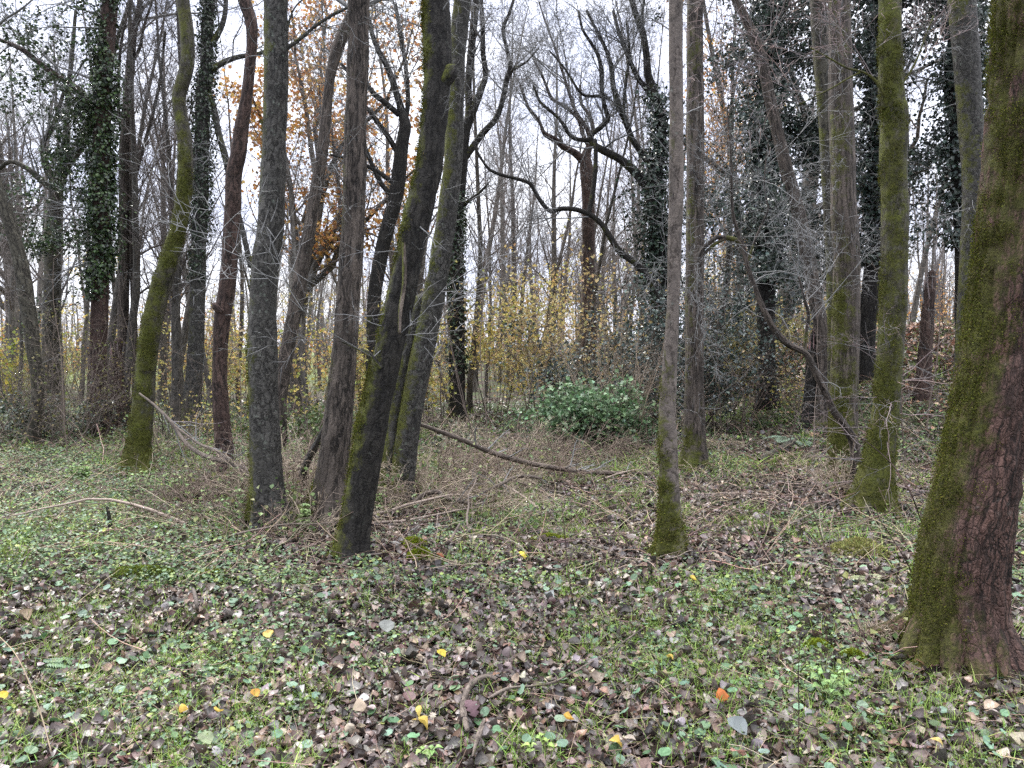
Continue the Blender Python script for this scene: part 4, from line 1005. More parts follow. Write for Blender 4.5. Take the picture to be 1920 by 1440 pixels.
for u, Y, H, W, n, lab in ((950, 10.2, .75, 2.2, 60, 'brown dead bramble stems above the long fallen branch'), (870, 8.9, .6, 1.7, 46, 'dead bramble tangle under the raised end of the long fallen branch'),
                           (1060, 10.4, .7, 2.0, 50, 'dry russet stems below the green bramble dome'), (1180, 11.2, .6, 2.0, 44, 'brown dry herb stems left of the slender pale trunk'),
                           (545, 7.0, .62, 1.2, 44, 'dry stem tangle between the stout dark grey and furrowed trunks'), (905, 7.6, .42, 1.3, 44, 'pale dead stem heap before the long fallen branch'),
                           (420, 6.9, .55, 1.4, 44, 'dead stem heap at the foot of the reddish trunk'), (775, 7.6, .5, 1.2, 34, 'dry twig litter against the twin stems'),
                           (1420, 13.5, .28, 2.4, 22, 'brown dry herbage on the slope before the broad ivy tree'), (720, 11.5, .8, 1.4, 30, 'rank dry herbage behind the twin stems'),
                           (1310, 11.8, .5, 1.6, 24, 'brown twig tangle behind the twig-hung grey trunk'), (300, 10.2, .5, 1.2, 26, 'dry stems behind the S-bent trunk'), (500, 6.1, .3, .9, 24, 'low dry stems before the stout dark grey trunk'), (585, 6.3, .35, .8, 34, 'tangle of dry stems against the furrowed grey-brown foot'), (640, 7.2, .5, 1.0, 30, 'brown stems behind the dark leaning foot'),
                           (480, 7.6, .65, 1.1, 34, 'tall dry stems between reddish and stout dark grey trunks'), (820, 8.3, .6, 1.2, 36, 'brown bramble stems right of the twin stems'), (1000, 9.2, .6, 1.6, 44, 'brown bramble stems behind the long fallen branch'),
                           (380, 7.6, .5, 1.2, 30, 'dry stems under the grey forked dead branch'), (1675, 3.95, .17, .22, 20, 'little tangle of stems in the root hollow of the thick red-brown trunk'), (960, 6.6, .25, 1.3, 30, 'flattened pale stems nearest in the clearing'),
                           (620, 8.4, .6, 1.3, 30, 'dry stems behind the furrowed grey-brown trunk'), (1590, 7.9, .5, .8, 26, 'straw skirt of dead stems between two mossy trunks')):
    shrub('dead_bramble', lab, u, Y, H * 1.2, W, int(n * 1.3), 150 if Y > 5 else 40, ((.16, .23, .08), (.22, .24, .09), (.12, .19, .07)), (.025, .05), stem=DRY if int(u) % 20 else (.20, .155, .125), kids=7, twk=4, arch=.13, r0=.007, cat='bramble', mat=M['green'])

# ------------------------------------------------------------------ saplings: thin whips all through the middle distance
def sapling_variant():
    root = empty('sapling', (0, 0, 0)); mb = MB()
    H = rng.uniform(1.6, 3.2)
    c = np.array((.12, .095, .08)) * rng.uniform(.8, 1.7)
    lv = grow([[0, 0, -.05]], [[rng.normal(0, .2), rng.normal(0, .1), 1]], H, rng.uniform(.007, .012), [dict(n=10, wob=.08, trop=.02, taper=.2, sides=5, kids=11, t0=.2, ang=(35, 75), lr=(.2, .4), rmin=.0028), dict(n=5, wob=.14, kids=4, t0=.2, lr=(.3, .6), rmin=.002), dict(n=3, wob=.15)])
    for (p, r, s) in lv: tubes(mb, p, r, s, np.clip(c[None] * (1 + rng.normal(0, .2, (len(p), 1))), .01, .6))
    mb.build('stem', M['twig'], root)
    return root


SV = [sapling_variant() for _ in range(6)]
k = 0
spots = [(890, 12.5), (905, 9.8), (915, 13), (1010, 14), (750, 9), (705, 8.6), (330, 9.6), (300, 11.5), (120, 10), (560, 9), (585, 11), (1340, 10), (1360, 11.5), (1215, 12.5), (1140, 13), (1410, 13.5), (1480, 11), (1530, 10), (1640, 10.5), (1705, 9.5), (1740, 11), (1770, 14), (980, 12), (1060, 13.5), (30, 13), (200, 13.5), (450, 11), (650, 12), (830, 13), (1250, 14), (1460, 14), (1700, 15), (1890, 9), (1850, 12), (385, 14), (520, 14), (20, 16), (150, 16), (940, 17), (1190, 17)]
for (u, Y) in spots:
    o = SV[k] if k < 6 else copy_tree(SV[k % 6]); k += 1
    x = (u - 960) / F * Y
    o.location = (x, Y, float(ground_z(x, Y))); o.rotation_euler = (0, 0, rng.random() * 6.28); s = rng.uniform(.7, 1.25); o.scale = (s, s, s)
    tag(o, 'thin bare whippy sapling standing among the bigger trunks', 'sapling', 'bare saplings among the trunks')


# ------------------------------------------------------------------ sticks, logs, stump
def stick(name, label, px, mat, cat='stick', Y=None, sides=8, ds=.03, kids=None, lift=0., group=None, **kw):
    """px rows (u, v, w[, height above ground]); each row stands at the distance where its ground point lies"""
    rows = []
    for r in px:
        u, v, w = r[:3]
        h = r[3] if len(r) > 3 else 0.
        if len(r) > 4: p = P(u, v, r[4])
        else:
            p = on_ground(u, v); p[2] += w / 2 / F * p[1] * .6 + lift
        rows.append((*p, w / 2 / F * p[1]))
    path = np.array(rows)
    org = path[0, :3].copy()
    root = empty(name, org, label, cat, group) if kids else None
    mb = MB()
    info = trunk_mesh(mb, path, ds, sides, ground=False, **kw)
    if kids:
        mb.build('stem', mat, root)
        c = info['c']
        mb = MB(); n = kids[0]; kk = rng.integers(len(c) // 5, len(c), n)
        lv = grow(c[kk], norm(info['t'][kk] * .6 + rng.normal(0, .6, (n, 3)) + np.array([0, 0, .2])), rng.uniform(*kids[1], n), np.maximum(info['r'][kk] * .45, .003), [dict(n=5, wob=.12, kids=3, lr=(.3, .6), rmin=.002), dict(n=4, wob=.15)])
        add_levels(mb, lv, kids[2], cj=.2); mb.build('twigs', M['twig'], root)
        return root
    o = mb.build(name, mat, None, origin=org)
    return tag(o, label, cat, group)


stick('fallen_branch', 'long bowed dead branch lying from the twin stems down to the clearing floor', [(780, 792, 7, 0, 7.9), (795, 798, 8, 0, 8.0), (860, 822, 9, 0, 8.15), (930, 851, 10, 0, 8.35), (1000, 870, 10, 0, 8.6), (1080, 883, 9, 0, 8.8), (1150, 887, 8, 0, 8.95), (1220, 888, 8, 0, 9.0)], M['wood'], 'branch', kids=(12, (.15, .5), (.12, .09, .075)), ridge=.08, lump=.12, moss_all=-.1)
stick('fallen_branch', 'grey forked dead branch leaning down between the S-bent and reddish trunks', [(262, 738, 4, 0, 8.6), (290, 760, 5, 0, 8.4), (320, 790, 6, 0, 8.2), (350, 832, 8, 0, 8.0), (385, 855, 9, 0, 7.8), (430, 868, 9, 0, 7.5), (470, 885, 9, 0, 7.2), (480, 905, 7, 0, 7.0)], M['wood'], 'branch', kids=(12, (.25, .7), (.20, .16, .13)), ridge=.08, lump=.12, moss_all=-.1)
stick('fallen_branch', 'pale slim dead branch crossing the grey forked one', [(330, 800, 4, 0, 7.9), (370, 830, 5, 0, 7.7), (410, 848, 6, 0, 7.5), (450, 880, 6, 0, 7.2), (475, 900, 5, 0, 7.0)], M['wood'], 'branch', kids=(7, (.2, .5), (.22, .18, .15)), ridge=.08, lump=.1, moss_all=-.2)
stick('leaning_log', 'short lichened log propped against the furrowed grey-brown trunk', [(566, 893, 15, 0, 7.3), (575, 868, 15, 0, 7.2), (590, 840, 14, 0, 7.1), (605, 812, 13, 0, 7.0), (612, 795, 11, 0, 6.95)], M['grey'], 'log', sides=14, ridge=.08, lump=.1, moss_all=-.1)
stick('fallen_branch', 'arching broken branch in the stem heap before the twin stems', [(772, 955, 10), (790, 930, 10, 0, 7.3), (820, 922, 9, 0, 7.3), (835, 932, 8, 0, 7.2), (870, 942, 7, 0, 7.1), (905, 955, 6)], M['wood'], 'branch', kids=(6, (.1, .4), (.16, .13, .10)), moss_all=-.1)
stick('fallen_branch', 'thin broken branch arching over the pale dead stem heap', [(880, 935, 4, 0, 7.4), (930, 912, 6, 0, 7.6), (965, 895, 7, 0, 7.9), (990, 893, 7, 0, 8.0), (1015, 897, 5, 0, 8.1)], M['wood'], 'branch', kids=(5, (.1, .4), (.16, .13, .10)), moss_all=-.2)
stick('stick', 'crooked brown stick lying between the dark leaning trunk and the dead stems', [(782, 1033, 6), (800, 1027, 7), (828, 1025, 7), (842, 1016, 6, 0, 5.75), (852, 1000, 5, 0, 5.85), (862, 982, 4, 0, 5.95)], M['wood'], sides=8, moss_all=-.2)
stick('fallen_branch', 'mossy rotting bough on the slope toward the slim leaning trunk', [(1425, 872, 10), (1445, 860, 13), (1465, 850, 14), (1485, 838, 13), (1497, 831, 10)], M['mossy'], 'branch', sides=12, moss_all=.12, lift=.03)
stick('fallen_branch', 'small yellow-mossed bough beside the rotting one', [(1432, 874, 7), (1455, 868, 9), (1475, 863, 9), (1490, 858, 7)], M['mossy'], 'branch', sides=10, moss_all=.7, lift=.02)
stick('bark_strip', 'curled reddish dead bark strip forming a hook among the near leaves', [(932, 1298, 7), (915, 1294, 11), (895, 1301, 14), (879, 1316, 15), (870, 1338, 14), (868, 1360, 14), (872, 1382, 13), (877, 1398, 9)], M['wood'], 'bark', sides=10, lift=.055, ridge=.15, lump=.2, moss_all=-.3)
stick('bark_strip', 'short frayed bark piece below the hooked one', [(908, 1375, 7), (903, 1392, 13), (897, 1408, 14), (891, 1425, 10), (886, 1445, 6)], M['wood'], 'bark', sides=10, lift=.05, ridge=.2, lump=.25, moss_all=-.3)
stick('stick', 'long thin greenish twig running back from the hooked bark strip', [(915, 1338, 5), (935, 1328, 7), (957, 1319, 6), (1000, 1314, 4), (1040, 1306, 4), (1090, 1278, 4), (1140, 1248, 3), (1185, 1215, 3), (1207, 1200, 2)], M['twigbark'] if 'twigbark' in M else M['wood'], ds=.02, sides=7, lift=.06, moss_all=.15)
stick('stick', 'pale bent stick standing up from leaves near the stake', [(372, 1154, 5), (369, 1138, 7, 0, 4.15), (366, 1118, 8, 0, 4.2), (362, 1104, 6, 0, 4.25)], M['pale'], sides=8, moss_all=-.4)
stick('stick', 'buff bent root-like stick in leaves, left of the hooked bark strip', [(622, 1192, 6), (618, 1170, 8), (617, 1150, 8, 0, 4.05), (621, 1131, 7, 0, 4.1), (640, 1130, 4)], M['wood'], sides=8, moss_all=-.4)
stick('stake', 'short dark upright stake in green ground cover', [(206, 1012, 8), (206, 985, 8, 0, 6.05), (204, 965, 7, 0, 6.05), (201, 951, 6, 0, 6.05)], M['dark'], 'stake', sides=10, moss_all=0.)
stick('stick', 'splintered pale stick at the foot of the dark leaning trunk', [(636, 1085, 7), (650, 1072, 8), (665, 1062, 7), (690, 1058, 5), (715, 1055, 4)], M['pale'], sides=8, lift=.06, moss_all=-.1)
for lab, px in (('tall thin dark dead stem upright among the nearest leaves', [(1496, 1445, 3.0), (1497, 1400, 2.4, 0, 2.78), (1498, 1330, 2.4, 0, 2.8), (1497, 1265, 1.8, 0, 2.8), (1500, 1200, 1.2, 0, 2.8)]),
                ('thin dark bramble whip arching toward the thick red-brown trunk', [(1648, 1238, 2.4), (1625, 1205, 2.4, 0, 3.7), (1598, 1150, 2.4, 0, 3.8), (1570, 1090, 2.4, 0, 3.9), (1545, 1020, 1.8, 0, 4.0), (1525, 960, 1.8, 0, 4.1), (1505, 905, 1.2, 0, 4.2)]),
                ('thin dark whip leaning beside the flank of the thick red-brown trunk', [(1712, 1080, 3.0), (1695, 1045, 2.4, 0, 4.75), (1670, 1005, 2.4, 0, 4.8), (1650, 975, 1.8, 0, 4.85), (1640, 945, 1.2, 0, 4.9)]),
                ('thin dark whip standing alone in the middle of the leaf floor', [(1083, 1165, 1.8), (1072, 1115, 1.8, 0, 4.15), (1064, 1060, 1.8, 0, 4.2), (1058, 990, 1.8, 0, 4.2), (1052, 940, 1.2, 0, 4.25)]),
                ('thin reddish whip leaning left over the leaf floor before the hooked bark', [(760, 1310, 2.4), (735, 1260, 2.4, 0, 3.3), (708, 1215, 1.8, 0, 3.35), (690, 1180, 1.8, 0, 3.4), (685, 1130, 1.2, 0, 3.4)]),
                ('long bleached grass stem arching over the fern', [(103, 1440, 2.4), (80, 1350, 2.4, 0, 2.85), (55, 1280, 2.4, 0, 2.9), (28, 1225, 1.8, 0, 2.95), (-5, 1190, 1.8, 0, 3.0)]),
                ('forked dark twig springing up beside the skirted mossy trunk', [(1735, 1000, 3.0), (1710, 930, 3.0, 0, 6.3), (1690, 895, 3.0, 0, 6.4), (1672, 870, 2.4, 0, 6.5), (1640, 840, 1.8, 0, 6.6), (1605, 815, 1.8, 0, 6.7)])):
    stick('whip', lab, px, M['straw'] if 'bleached' in lab else M['red'], 'stem', ds=.03, sides=6, ridge=0, lump=.05, moss_all=-.5)
for a in bpy.data.objects:
    if a.name.startswith('whip') and 'bleached' in a.get('label', ''):
        a.data.attributes['tint'].data.foreach_set('color', np.tile(np.array((.36, .28, .19, 1.), np.float32), len(a.data.vertices)))


def dead_branch_variant():
    root = empty('dead_branch', (0, 0, 0)); mb = MB(); L = rng.uniform(.9, 1.8)
    lv = grow([[0, 0, .03]], [[1, rng.normal(0, .2), .15]], L, rng.uniform(.010, .018), [dict(n=9, wob=.10, trop=-.012, taper=.3, sides=7, kids=6, t0=.3, ang=(25, 55), lr=(.25, .5), rmin=.004), dict(n=5, wob=.14, trop=-.02, kids=4, lr=(.3, .6), rmin=.0025), dict(n=3, wob=.15)])
    c = np.array((.22, .175, .145)) * rng.uniform(.6, 1.2)
    for (p, r, sd) in lv:
        p[..., 2] = np.maximum(p[..., 2], .01); tubes(mb, p, r, sd, np.clip(c[None] * (1 + rng.normal(0, .15, (len(p), 1))), .01, .6))
    mb.build('stem', M['straw'], root)
    return root


DB = [dead_branch_variant() for _ in range(5)]
for k, (u, v, az) in enumerate([(700, 970, .4), (760, 965, 2.6), (830, 965, 1.0), (900, 945, 3.3), (930, 985, .2), (985, 935, 2.9), (880, 1000, 1.7), (560, 1000, .6), (470, 985, 2.8), (410, 960, .5), (350, 990, 3.0), (545, 945, 1.2), (620, 1010, 2.2), (960, 900, .1), (1060, 930, 3.0), (1120, 905, .3), (380, 1025, .2), (1350, 930, .2), (1480, 900, 2.8), (1700, 940, 2.4), (840, 915, .7), (310, 930, .3), (1010, 960, 2.2)]):
    o = DB[k] if k < 5 else copy_tree(DB[k % 5])
    b = on_ground(u, v); o.location = tuple(b); o.rotation_euler = (rng.normal(0, .1), rng.normal(-.05, .08), az); sc = rng.uniform(.6, 1.0); o.scale = (sc, sc, sc)
    tag(o, 'thin twiggy dead branch dropped among dry stems on the floor', 'branch', 'loose dead branches on the floor')


def stump(label, u, Y, h, r, mat, col, seed):
    x = (u - 960) / F * Y; z = float(ground_z(x, Y)); b = np.array([x, Y, z])
    root = empty('broken_stump', b, label, 'stump')
    path = np.array([(x, Y, z, r * 1.3), (x + .02, Y, z + h * .4, r), (x + .05, Y, z + h * .8, r * .8), (x + .09, Y, z + h, r * .5)])
    mb = MB(); trunk_mesh(mb, path, .06, 20, ridge=.15, lump=.3, freq=16, seed=seed, moss_all=-.1, flare=.2); mb.build('trunk', mat, root)
    # torn splinters of the snapped end
    mb = MB(); n = 26; a = rng.random(n) * 6.28
    st = b + np.stack([np.cos(a) * r * .6 + .04, np.sin(a) * r * .6, np.full(n, h * .75)], -1)
    lv = grow(st, np.stack([rng.normal(0, .12, n) + .05, rng.normal(0, .12, n), np.ones(n)], -1), rng.uniform(.15, .5, n) * h * .6, np.full(n, r * .16), [dict(n=3, wob=.05, taper=.1, sides=4)])
    add_levels(mb, lv, col, cj=.25); mb.build('splinters', M['straw'], root)


stump('rotten orange-brown broken stump beside the tall ivy-sleeved trunk', 214, 13.9, 1.65, .15, M['red'], (.26, .12, .05), 5)
stump('snapped rusty dead trunk standing on the leafy bank', 1732, 12.2, 2.0, .10, M['red'], (.24, .13, .07), 6)
stump('dead split stump with an orange tear behind the crooked thin stem', 1520, 12.2, 1.6, .11, M['dark'], (.26, .13, .06), 7)


# ------------------------------------------------------------------ woodland floor cover
def area(n, y0, y1, p=1.0, wide=.78):
    y = y0 + (y1 - y0) * rng.random(n) ** p
    x = rng.uniform(-1, 1, n) * (wide * y + .9)
    return x, y


def greenness(x, y):
    """patches of low greenery; the left of the wood floor is greener"""
    g = .5 + .75 * (n2(x, y, .75, 23, 3) - .5) + .30 * (n2(x, y, 3.4, 29) - .5) + .22 * (n2(x, y, 9., 31) - .5)
    u = x / np.maximum(y, .5)
    g = g + .20 * sm((-u - .22) / .25) * sm((y - 4.4) / 1.5) - .03 * sm((5.5 - y) / 2)
    return g


def litter():
    mb = MB()
    cols = [(.064, .043, .034), (.108, .073, .056), (.142, .114, .106), (.200, .172, .166), (.026, .018, .014), (.165, .100, .070), (.25, .185, .135), (.105, .060, .052), (.32, .26, .20)]
    w = [4, 4, 3.2, 2.0, 6, 1.6, 1.2, 2.4, .8]
    def batch(n, y0, y1, p, s0, s1, tpls, tilt, extra=0.):
        x, y = area(n, y0, y1, p)
        ok = (greenness(x, y) < .60 + rng.normal(0, .06, n)) | (rng.random(n) < np.where((x / y < -.28) & (y > 4.6), .18, .55))
        x, y = x[ok], y[ok]; n = len(x)
        z = ground_z(x, y) + rng.uniform(.0, .030, n) + extra
        sc = rng.uniform(s0, s1, n) * np.where(rng.random(n) < .12, 1.35, 1.)
        col = pick(cols, n, w) * (.7 + .6 * n2(x, y, 1.7, 51))[:, None]
        which = rng.integers(0, len(tpls), n)
        for i, tp in enumerate(tpls):
            k = which == i
            inst(mb, tp, np.stack([x, y, z], -1)[k], rots(int(k.sum()), tilt_sd=tilt), sc[k][:, None] * np.stack([rng.uniform(.7, 1.2, k.sum()), np.ones(k.sum()), rng.uniform(.5, 1.5, k.sum())], -1), col[k])
    near = OVAL + OVATE + NARROW + NARROW + [LOBED, CRUMP]
    batch(66000, 1.8, 6.0, 1.0, .022, .056, near, .36)
    batch(8000, 1.8, 5.5, 1.0, .026, .058, near, .62, .012)
    batch(44000, 5.5, 11.5, 1.0, .030, .068, SMALL + NARROW, .5)
    batch(30000, 10.5, 22., 1.0, .05, .085, [KITEW], .45)
    for (bx, by, br) in BASES:
        if by > 13: continue
        n = int(420 * br / .17 * (1 if by < 10 else .6)); a = rng.random(n) * 6.28; q = np.abs(rng.normal(0, 1, n))
        d = br * 1.15 + q * .16; x = bx + np.cos(a) * d; y = by + np.sin(a) * d
        z = ground_z(x, y) + .07 * np.exp(-q * 1.6) * rng.random(n) + .012
        for i, tp in enumerate(near[:6]):
            k = np.arange(n) % 6 == i
            inst(mb, tp, np.stack([x, y, z], -1)[k], rots(int(k.sum()), tilt_sd=.55), rng.uniform(.03, .062, int(k.sum())), pick(cols, int(k.sum()), w))
    o = mb.build('leaf_litter', M['leaf'])
    tag(o, 'brown and mauve fallen leaves carpeting the woodland floor', 'leaf litter', kind='stuff')


litter()


def bank_leaves():
    mb = MB(); n = 26000
    x = rng.uniform(4.5, 14, n); y = rng.uniform(11, 23, n); k_ = (x - 4.5) * .5 + (y - 11) * .25 + rng.normal(0, .6, n) > 1.6; x, y = x[k_], y[k_]; n = len(x)
    z = ground_z(x, y) + rng.uniform(.0, .04, n)
    inst(mb, KITEW, np.stack([x, y, z], -1), rots(n, tilt_sd=.5), rng.uniform(.06, .11, n), pick([(.34, .175, .10), (.40, .225, .13), (.25, .125, .08), (.46, .31, .20), (.13, .07, .048)], n))
    tag(mb.build('bank_leaves', M['leaf']), 'rust-brown beech leaves covering the bank', 'leaf litter', kind='stuff')


bank_leaves()

GRN = [(.095, .158, .062), (.145, .22, .110), (.055, .092, .04), (.20, .27, .088), (.18, .255, .165), (.27, .32, .09)]


def ground_cover():
    mb = MB(); R8 = round_leaf(8); R6 = round_leaf(6, .15)
    def batch(n, y0, y1, p, s0, s1, tpl, thr, hmax, w):
        x, y = area(n, y0, y1, p)
        g = greenness(x, y)
        ok = g > thr + rng.normal(0, .05, n)
        x, y, g = x[ok], y[ok], g[ok]; n = len(x)
        # leaves gather on little plants
        z = ground_z(x, y) + rng.random(n) ** 1.5 * hmax * np.clip((g - thr) * 6 + .5, .3, 1.6) + .008
        col = pick(GRN, n, w, j=.16) * (.65 + .7 * n2(x, y, 2.3, 61))[:, None]
        inst(mb, tpl, np.stack([x, y, z], -1), rots(n, tilt_sd=.40), rng.uniform(s0, s1, n), col)
    batch(46000, 1.8, 5.2, 1.0, .012, .030, R8, .535, .05, [3, 3, 2, 1.2, 2.6, .8])
    batch(44000, 1.8, 5.2, 1.0, .007, .017, KITEW, .475, .06, [2, 2, 1, 3, 1, 2])
    batch(52000, 4.8, 10.5, 1.0, .015, .036, R6, .525, .09, [3, 3, 2, 1.6, 2.0, .8])
    batch(56000, 4.8, 10.5, 1.0, .012, .028, KITEW, .49, .09, [2, 2, 1, 3, 1, 1.6])
    batch(44000, 10., 20., 1.0, .035, .06, KITEW, .47, .10, [3, 3, 2, 2, 1, 1])
    # larger rounded leaves scattered singly
    n = 1500; x, y = area(n, 1.9, 5.5)
    z = ground_z(x, y) + rng.uniform(.02, .05, n)
    inst(mb, round_leaf(10, .12), np.stack([x, y, z], -1), rots(n, tilt_sd=.3), rng.uniform(.035, .055, n), pick([(.12, .20, .12), (.15, .23, .16), (.08, .15, .07)], n))
    tag(mb.build('ground_ivy', M['green'], smooth=False), 'low carpet of small rounded green leaves over the floor', 'ground cover', kind='stuff')


ground_cover()


def grass():
    mb = MB(); T = [blade(.022, .35), blade(.018, .8), blade(.02, 1.2)]
    def tufts(n, y0, y1, per, L0, L1, cols, thr, spread, wsc=1.):
        x, y = area(n, y0, y1)
        g = n2(x, y, .9, 71, 3); ok = g > thr; x, y = x[ok], y[ok]
        X = np.repeat(x, per) + rng.normal(0, spread, len(x) * per); Y = np.repeat(y, per) + rng.normal(0, spread, len(x) * per)
        m = len(X); L = rng.uniform(L0, L1, m)
        c = pick(cols, m, j=.2); w = rng.integers(0, 3, m)
        for i in range(3):
            k = w == i
            inst(mb, T[i], np.stack([X, Y, ground_z(X, Y)], -1)[k], rots(int(k.sum()), tilt_sd=.35), np.stack([L[k] * wsc, L[k], L[k]], -1), c[k])
    G = [(.17, .29, .045), (.23, .35, .06), (.12, .20, .035), (.29, .36, .10)]
    tufts(2000, 1.9, 5.0, 26, .035, .095, G, .515, .04)
    tufts(1100, 1.9, 5.0, 14, .04, .10, G, .30, .03)
    tufts(1800, 5.0, 11., 16, .06, .13, G, .53, .06, 1.5)
    tufts(1700, 9., 18., 12, .08, .18, G + [(.22, .20, .09)], .48, .10, 2.2)
    tag(mb.build('grass', M['green'], smooth=False), 'fresh green grass blades in loose tufts among leaves', 'grass', kind='stuff')


grass()


def dry_stems():
    mb = MB()
    def batch(n, y0, y1, L0, L1, r, cols, up):
        x, y = area(n, y0, y1)
        az = rng.random(n) * 6.28
        d = np.stack([np.cos(az), np.sin(az), np.abs(rng.normal(0, up, n))], -1)
        p = np.stack([x, y, ground_z(x, y) + rng.uniform(.005, .04, n)], -1)
        lv = grow(p, d, rng.uniform(L0, L1, n), rng.uniform(.6, 1.3, n) * r, [dict(n=5, wob=.16, trop=-.01 - up * .07, taper=.5, sides=4)])
        a, b, s = lv[0]
        a[..., 2] = np.maximum(a[..., 2], ground_z(a[..., 0], a[..., 1]) + .006)
        tubes(mb, a, b, s, pick(cols, n, j=.25))
    C1 = [(.28, .21, .16), (.40, .31, .23), (.16, .115, .09), (.11, .075, .062)]
    batch(2600, 1.9, 5.5, .05, .30, .0014, C1, .15)
    batch(360, 1.9, 5.5, .15, .5, .0022, C1, .08)
    batch(5600, 5.2, 12, .15, .7, .0032, C1, .35)
    batch(1500, 9, 17, .3, .9, .004, C1, .7)
    tag(mb.build('dry_stems', M['straw']), 'dead grass stems and thin twigs strewn over the floor', 'twig litter', kind='stuff')


dry_stems()


def moss_cushion(label, u, v, w, d, h, col):
    b = on_ground(u, v); mb = MB(); n = 1500
    a = rng.random(n) * 6.28; r = np.sqrt(rng.random(n))
    e = 1 + .35 * (fbm(np.stack([np.cos(a) * 1.5, np.sin(a) * 1.5, np.full(n, u * .01)], -1), 2, 3) - .5) * 2
    x = b[0] + np.cos(a) * r * w * e; y = b[1] + np.sin(a) * r * d * e
    z = ground_z(x, y) + .012 + h * (1 - r ** 2) * (.5 + n2(x, y, 14, 4))
    nr = norm(np.stack([np.cos(a) * r * .8 + rng.normal(0, .5, n), np.sin(a) * r * .8 + rng.normal(0, .5, n), np.ones(n)], -1))
    ref = norm(rng.normal(0, 1, (n, 3))); xx = norm(np.cross(nr, ref)); zz = np.cross(xx, nr)
    inst(mb, KITE, np.stack([x, y, z], -1), np.stack([xx, nr, zz], -1), rng.uniform(.012, .026, n), pick([col, tuple(np.array(col) * .6), tuple(np.array(col) * 1.3)], n))
    tag(mb.build('moss_cushion', M['moss'], None, origin=b, smooth=False), label, 'moss')


YG = (.20, .24, .025)
moss_cushion('bright yellow-green moss cushion right of the foot of the dark leaning trunk', 778, 1028, .10, .09, .05, YG)
moss_cushion('second moss cushion, nearer, by the crooked brown stick', 788, 1050, .09, .08, .06, YG)
moss_cushion('flat bright moss strip in leaves before the dead stem heap', 1025, 1013, .14, .05, .03, (.24, .28, .04))
moss_cushion('low moss bank left of the leaning dark trunk foot', 265, 1083, .22, .10, .05, (.15, .19, .035))
moss_cushion('moss patch near the bent pale stick', 385, 1085, .13, .07, .04, (.16, .19, .035))
moss_cushion('small green-gold moss tuft near the roots of the thick red-brown trunk', 1600, 1240, .05, .04, .03, YG)
moss_cushion('moss tuft in leaves left of the root hollow', 1535, 1222, .07, .05, .03, YG)
moss_cushion('pale grassy moss hummock before the wholly mossy trunk', 1610, 1042, .22, .16, .09, (.27, .27, .10))

# single bright fallen leaves
def fallen_leaf(label, u, v, size, col, yaw, tp, name='yellow_leaf'):
    b = on_ground(u, v); b[2] += .05; size = size * .88; col = tuple(np.array(col) * .85 + .02)
    mb = MB()
    inst(mb, tp, b[None] - np.array([[0, size * .3, 0]]), rots(1, yaw=np.array([yaw]), tilt=np.array([.55]), roll_sd=.15), np.array([size]), np.array([col]))
    c = mb.c[0]; c[:, :3] *= rng.uniform(.85, 1.1, (len(c), 1))
    tag(mb.build(name, M['autumn'], None, origin=b), label, 'leaf')


YL = (.58, .42, .08)
fallen_leaf('round yellow leaf alone on dark leaves, left of the middle', 505, 1214, .062, (.75, .52, .14), .3, OVATE[0])
fallen_leaf('clear yellow leaf standing out near the thin reddish whip', 834, 1250, .058, (.78, .60, .06), 1.2, OVATE[0])
fallen_leaf('large curled yellow leaf near the short frayed bark piece', 806, 1384, .085, YL, 1.4, OVAL[0])
fallen_leaf('yellow leaf folded upright above the large curled one', 786, 1360, .06, (.72, .55, .12), .1, NARROW[0])
fallen_leaf('yellow leaf holed at its centre, before the dead stem heap', 986, 1057, .085, (.72, .60, .05), .8, LOBED)
fallen_leaf('vivid orange leaf among dark leaves on the open floor', 1363, 1329, .07, (.62, .17, .025), .5, OVATE[1], 'orange_leaf')
fallen_leaf('amber leaf low in the grass near the frayed bark', 1072, 1374, .062, (.62, .36, .05), 2.0, OVAL[2], 'orange_leaf')
fallen_leaf('yellow leaf at the lower edge of the floor below green ground ivy', 1166, 1418, .065, (.66, .45, .08), 1.7, OVAL[0])
fallen_leaf('small yellow leaf between the round yellow and the clear yellow ones, lower down', 418, 1355, .05, YL, 2.6, OVATE[0])
fallen_leaf('small golden leaf next to the small yellow one', 352, 1350, .045, (.68, .44, .06), .9, OVATE[1])
fallen_leaf('orange-yellow leaf under a dry stem, on the lower floor', 485, 1327, .05, (.66, .34, .05), 1.1, OVATE[0], 'orange_leaf')
fallen_leaf('yellow leaf at the extreme edge of the leaf floor', 7, 1335, .055, (.72, .48, .04), .4, OVATE[0])
fallen_leaf('small yellow leaf on green tufts, beside the long thin greenish twig', 1263, 1246, .05, YL, 2.2, OVATE[1])
fallen_leaf('pale yellow leaf below the light green nettle', 1768, 1420, .06, (.70, .52, .16), 1.0, OVAL[3])
fallen_leaf('yellow leaf far out on the middle floor, level with the pale fern', 1304, 1103, .06, (.68, .50, .08), 1.5, OVATE[0])
fallen_leaf('red-brown star-shaped leaf near the moss cushions', 834, 1058, .08, (.36, .06, .03), 1.2, LOBED, 'red_leaf')
fallen_leaf('large grey-mauve leaf with pale underside, upturned on the floor', 727, 1203, .095, (.26, .27, .25), .4, OVATE[0], 'grey_leaf')
fallen_leaf('large silvery ribbed leaf at the lower edge', 1393, 1400, .10, (.24, .27, .27), 1.0, OVATE[0], 'grey_leaf')
fallen_leaf('pale green round leaf at the lower edge', 397, 1420, .07, (.30, .36, .20), 1.2, OVATE[0], 'green_leaf')
fallen_leaf('pinkish oak leaf beside the grey ribbed leaf', 1390, 1432, .085, (.40, .20, .16), 2.2, LOBED, 'pink_leaf')
